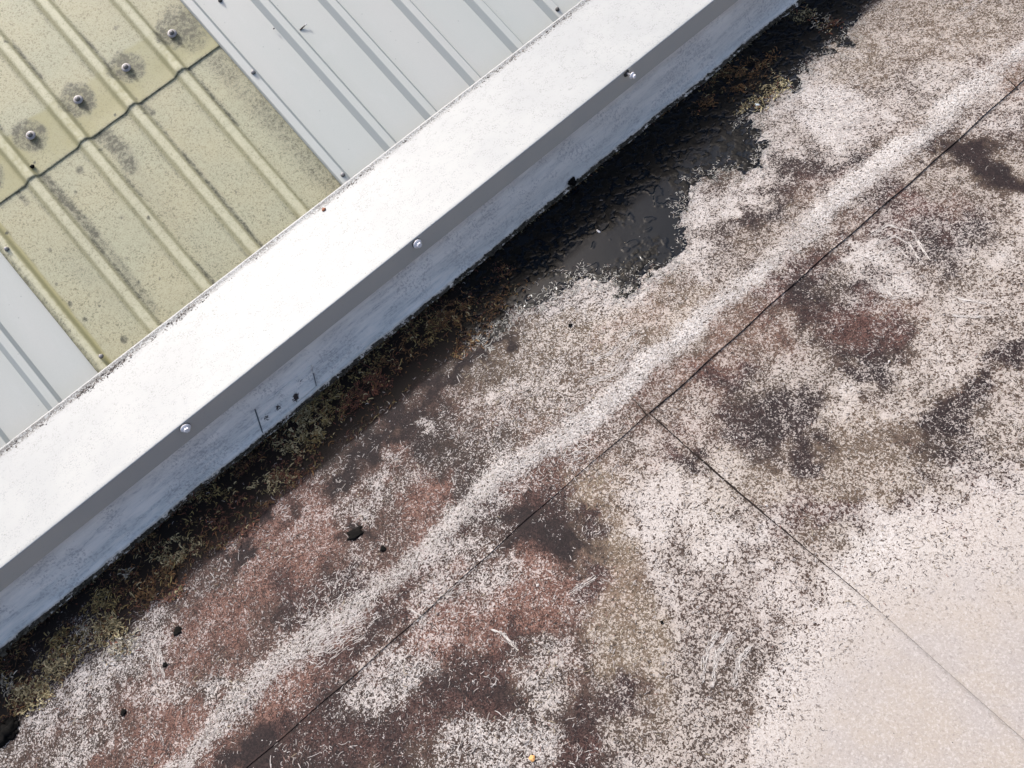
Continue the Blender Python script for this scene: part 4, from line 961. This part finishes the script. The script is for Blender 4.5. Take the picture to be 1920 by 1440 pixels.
# grime lumps at the very foot of the flashing
N = 5200; x = rng.uniform(-1.5, 2.1, N); k = rng.random(N) < sstep(.35, .6, vn(x, 0 * x, 17, 181, 4)) + .12; x = x[k]; n = len(x); u = rng.random(n)[:, None]
grains('foot_grime', x, Y3 - .004 - np.abs(rng.normal(0, .006, n)), .011 + rng.random(n) * .006, rng.gamma(3, .0006, n) + .0008, np.array([.02, .017, .010]) * (1 - u) + np.array([.12, .10, .07]) * u, M_MOSS, 'black grime and crumbs packed along the bottom edge of the flashing', 'grime')

# ------------------------------------------------------------------ single small things
def lump(name, P, r, flat, mat, label, cat, group=None, sub=3, rough_=.35, seed=0, elong=(1, 1)):
    bm = bmesh.new(); bmesh.ops.create_icosphere(bm, subdivisions=sub, radius=1.0)
    rr = random.Random(seed)
    off = [rr.uniform(0, 50) for _ in range(3)]
    from mathutils import noise
    for v in bm.verts:
        k = 1 + rough_ * noise.noise(v.co * 1.6 + Vector(off)) + rough_ * .6 * noise.noise(v.co * 4 + Vector(off))
        v.co = Vector((v.co.x * r * k * elong[0], v.co.y * r * k * elong[1], v.co.z * r * flat * k))
    o = obj(name, bm, mat, None, True); o.location = P
    return tag(o, label, cat, group)
M_BLK = mat_simple('black_moss', (0.006, 0.0055, 0.005), .9, 0, .5, 400); M_BLK.node_tree.nodes['Principled BSDF'].inputs['Specular IOR Level'].default_value = .1; M_RUST = mat_simple('rusty_pebble', (.30, .11, .045), .7, 0, .6, 500, (.12, .04, .02))
M_ORL = mat_simple('orange_crumb', (.62, .33, .12), .7, 0, .4, 500); M_PALE = mat_simple('pale_chip', (.72, .71, .70), .6, 0, .3, 400); M_BLUE = mat_simple('blue_grey_chip', (.42, .48, .52), .5, 0, .3, 400)
M_TWIG = mat_simple('twig_bark', (.06, .05, .045), .8, 0, .5, 600)
def onA(p): q = onz(p, .008); return Vector((q[0], q[1], float(surf_z(np.array([q[0]]), np.array([q[1]]))[0]) + .002))
lump('pebble', Vector(onz((607, 393), ZT + .003)), .0062, .6, M_RUST, 'small rust brown pebble on the back edge of the white capping', 'pebble', seed=1)
lump('orange_crumb', onA((998, 1422)), .0060, .35, M_ORL, 'tiny orange crumb on the stained membrane near the bottom of the view', 'crumb', seed=2)
lump('white_chip', onA((1122, 434)), .0058, .4, M_PALE, 'small white chip lying on the black sludge of the puddle', 'chip', seed=3, elong=(.6, 1.3))
lump('pale_chip', onA((1420, 197)), .0080, .4, M_BLUE, 'pale blue grey chip beside the brown moss near the puddle', 'chip', seed=4, elong=(.6, 1.4))
q = ony((1074, 345), Y3 - .004)
lump('moss_lump', Vector((q[0], Y3 - .006, .024)), .0115, .9, M_BLK, 'black moss lump stuck on the bottom edge of the flashing above the puddle', 'moss lump', seed=5, rough_=.6)
bl = tag(empty('moss_cushion', onA((14, 1372))), 'round black wet moss cushion on the membrane at the left edge', 'moss cushion')
for i, (dx, dy, r) in enumerate(((0, 0, .026), (.018, .014, .015), (-.012, .018, .016), (.012, -.016, .013), (-.02, -.008, .015), (.028, -.002, .009), (.005, .027, .010))):
    c = lump('moss_tuft', Vector((dx, dy, 0)), r, .55, M_BLK, None, None, None, 3, .6, 20 + i); c.parent = bl
GR = 'black crumbs lying on the membrane'
lump('black_crumb', onA((667, 1002)), .0170, .10, M_BLK, 'ragged black crumb, largest, on the rust stained growth left of centre', 'crumb', GR, seed=6, elong=(1.2, .8), rough_=.8)
lump('black_crumb', onA((718, 1029)), .0070, .15, M_BLK, 'small black crumb just right of the largest ragged one', 'crumb', GR, seed=7, rough_=.7)
lump('black_crumb', onA((310, 1247)), .0058, .4, M_BLK, 'black crumb on the whitish growth in the lower left', 'crumb', GR, seed=8, rough_=.5)
lump('black_crumb', onA((232, 1336)), .0074, .35, M_BLK, 'dark angular crumb near the bottom left on pink growth', 'crumb', GR, seed=9, rough_=.6)
lump('black_crumb', onA((333, 1183)), .0100, .12, M_BLK, 'dark crumb between the shaded moss and the rust stained growth', 'crumb', GR, seed=10, rough_=.8)
lump('black_crumb', onA((1069, 610)), .0055, .4, M_BLK, 'small dark crumb on tan growth below the puddle', 'crumb', GR, seed=11, rough_=.5)
lump('black_crumb', onA((1241, 1167)), .0032, .5, M_BLK, 'tiny dark crumb on the pale speckled membrane right of the rust stains', 'crumb', GR, seed=12)
# twig lying on the metal roof, and debris at the lap
def twig():
    x, s = onroof((562, 56), .008); a = roofP(x, s, .0062); x2, s2 = onroof((573, 49), .008); b = roofP(x2, s2, .013)
    bm = bmesh.new(); d = Vector(b - a); lathe(bm, [(.0018, 0), (.0026, d.length * .35), (.0016, d.length * .8), (.0008, d.length)], d, (0, 0, 0), 8)
    o = obj('twig', bm, M_TWIG, None, True); o.location = Vector(a)
    tag(o, 'short dark twig with a pale tip lying on the grey metal sheet', 'twig')
    bm = bmesh.new(); lathe(bm, [(.0008, 0), (.0030, .002), (.0022, .005), (.0003, .007)], d, d, 8); obj('pale_tip', bm, M_PALE, o, True)
twig()
x, s = onroof((61, 313), .006)
lump('dirt_crumb', Vector(roofP(x, s, .008)), .0060, .7, M_BLK, 'black dirt crumb on the lap edge of the translucent roof panels', 'crumb', seed=13, rough_=.8)
for i, (p, lb) in enumerate((((518, 21), 'small dark speck on the metal sheet near the twig'), ((515, 57), 'round dark speck on the shaded side of a metal rib'), ((717, 105), 'dark speck beside the top of a metal rib near the middle'), ((1252, 74) , None))):
    if lb is None: continue
    x, s = onroof(p, .006); lump('dirt_speck', Vector(roofP(x, s, .006 + (.009 if i else 0))), .0030, .6, M_TWIG, lb, 'speck', 'dark specks on the metal roof', seed=30 + i, sub=2)
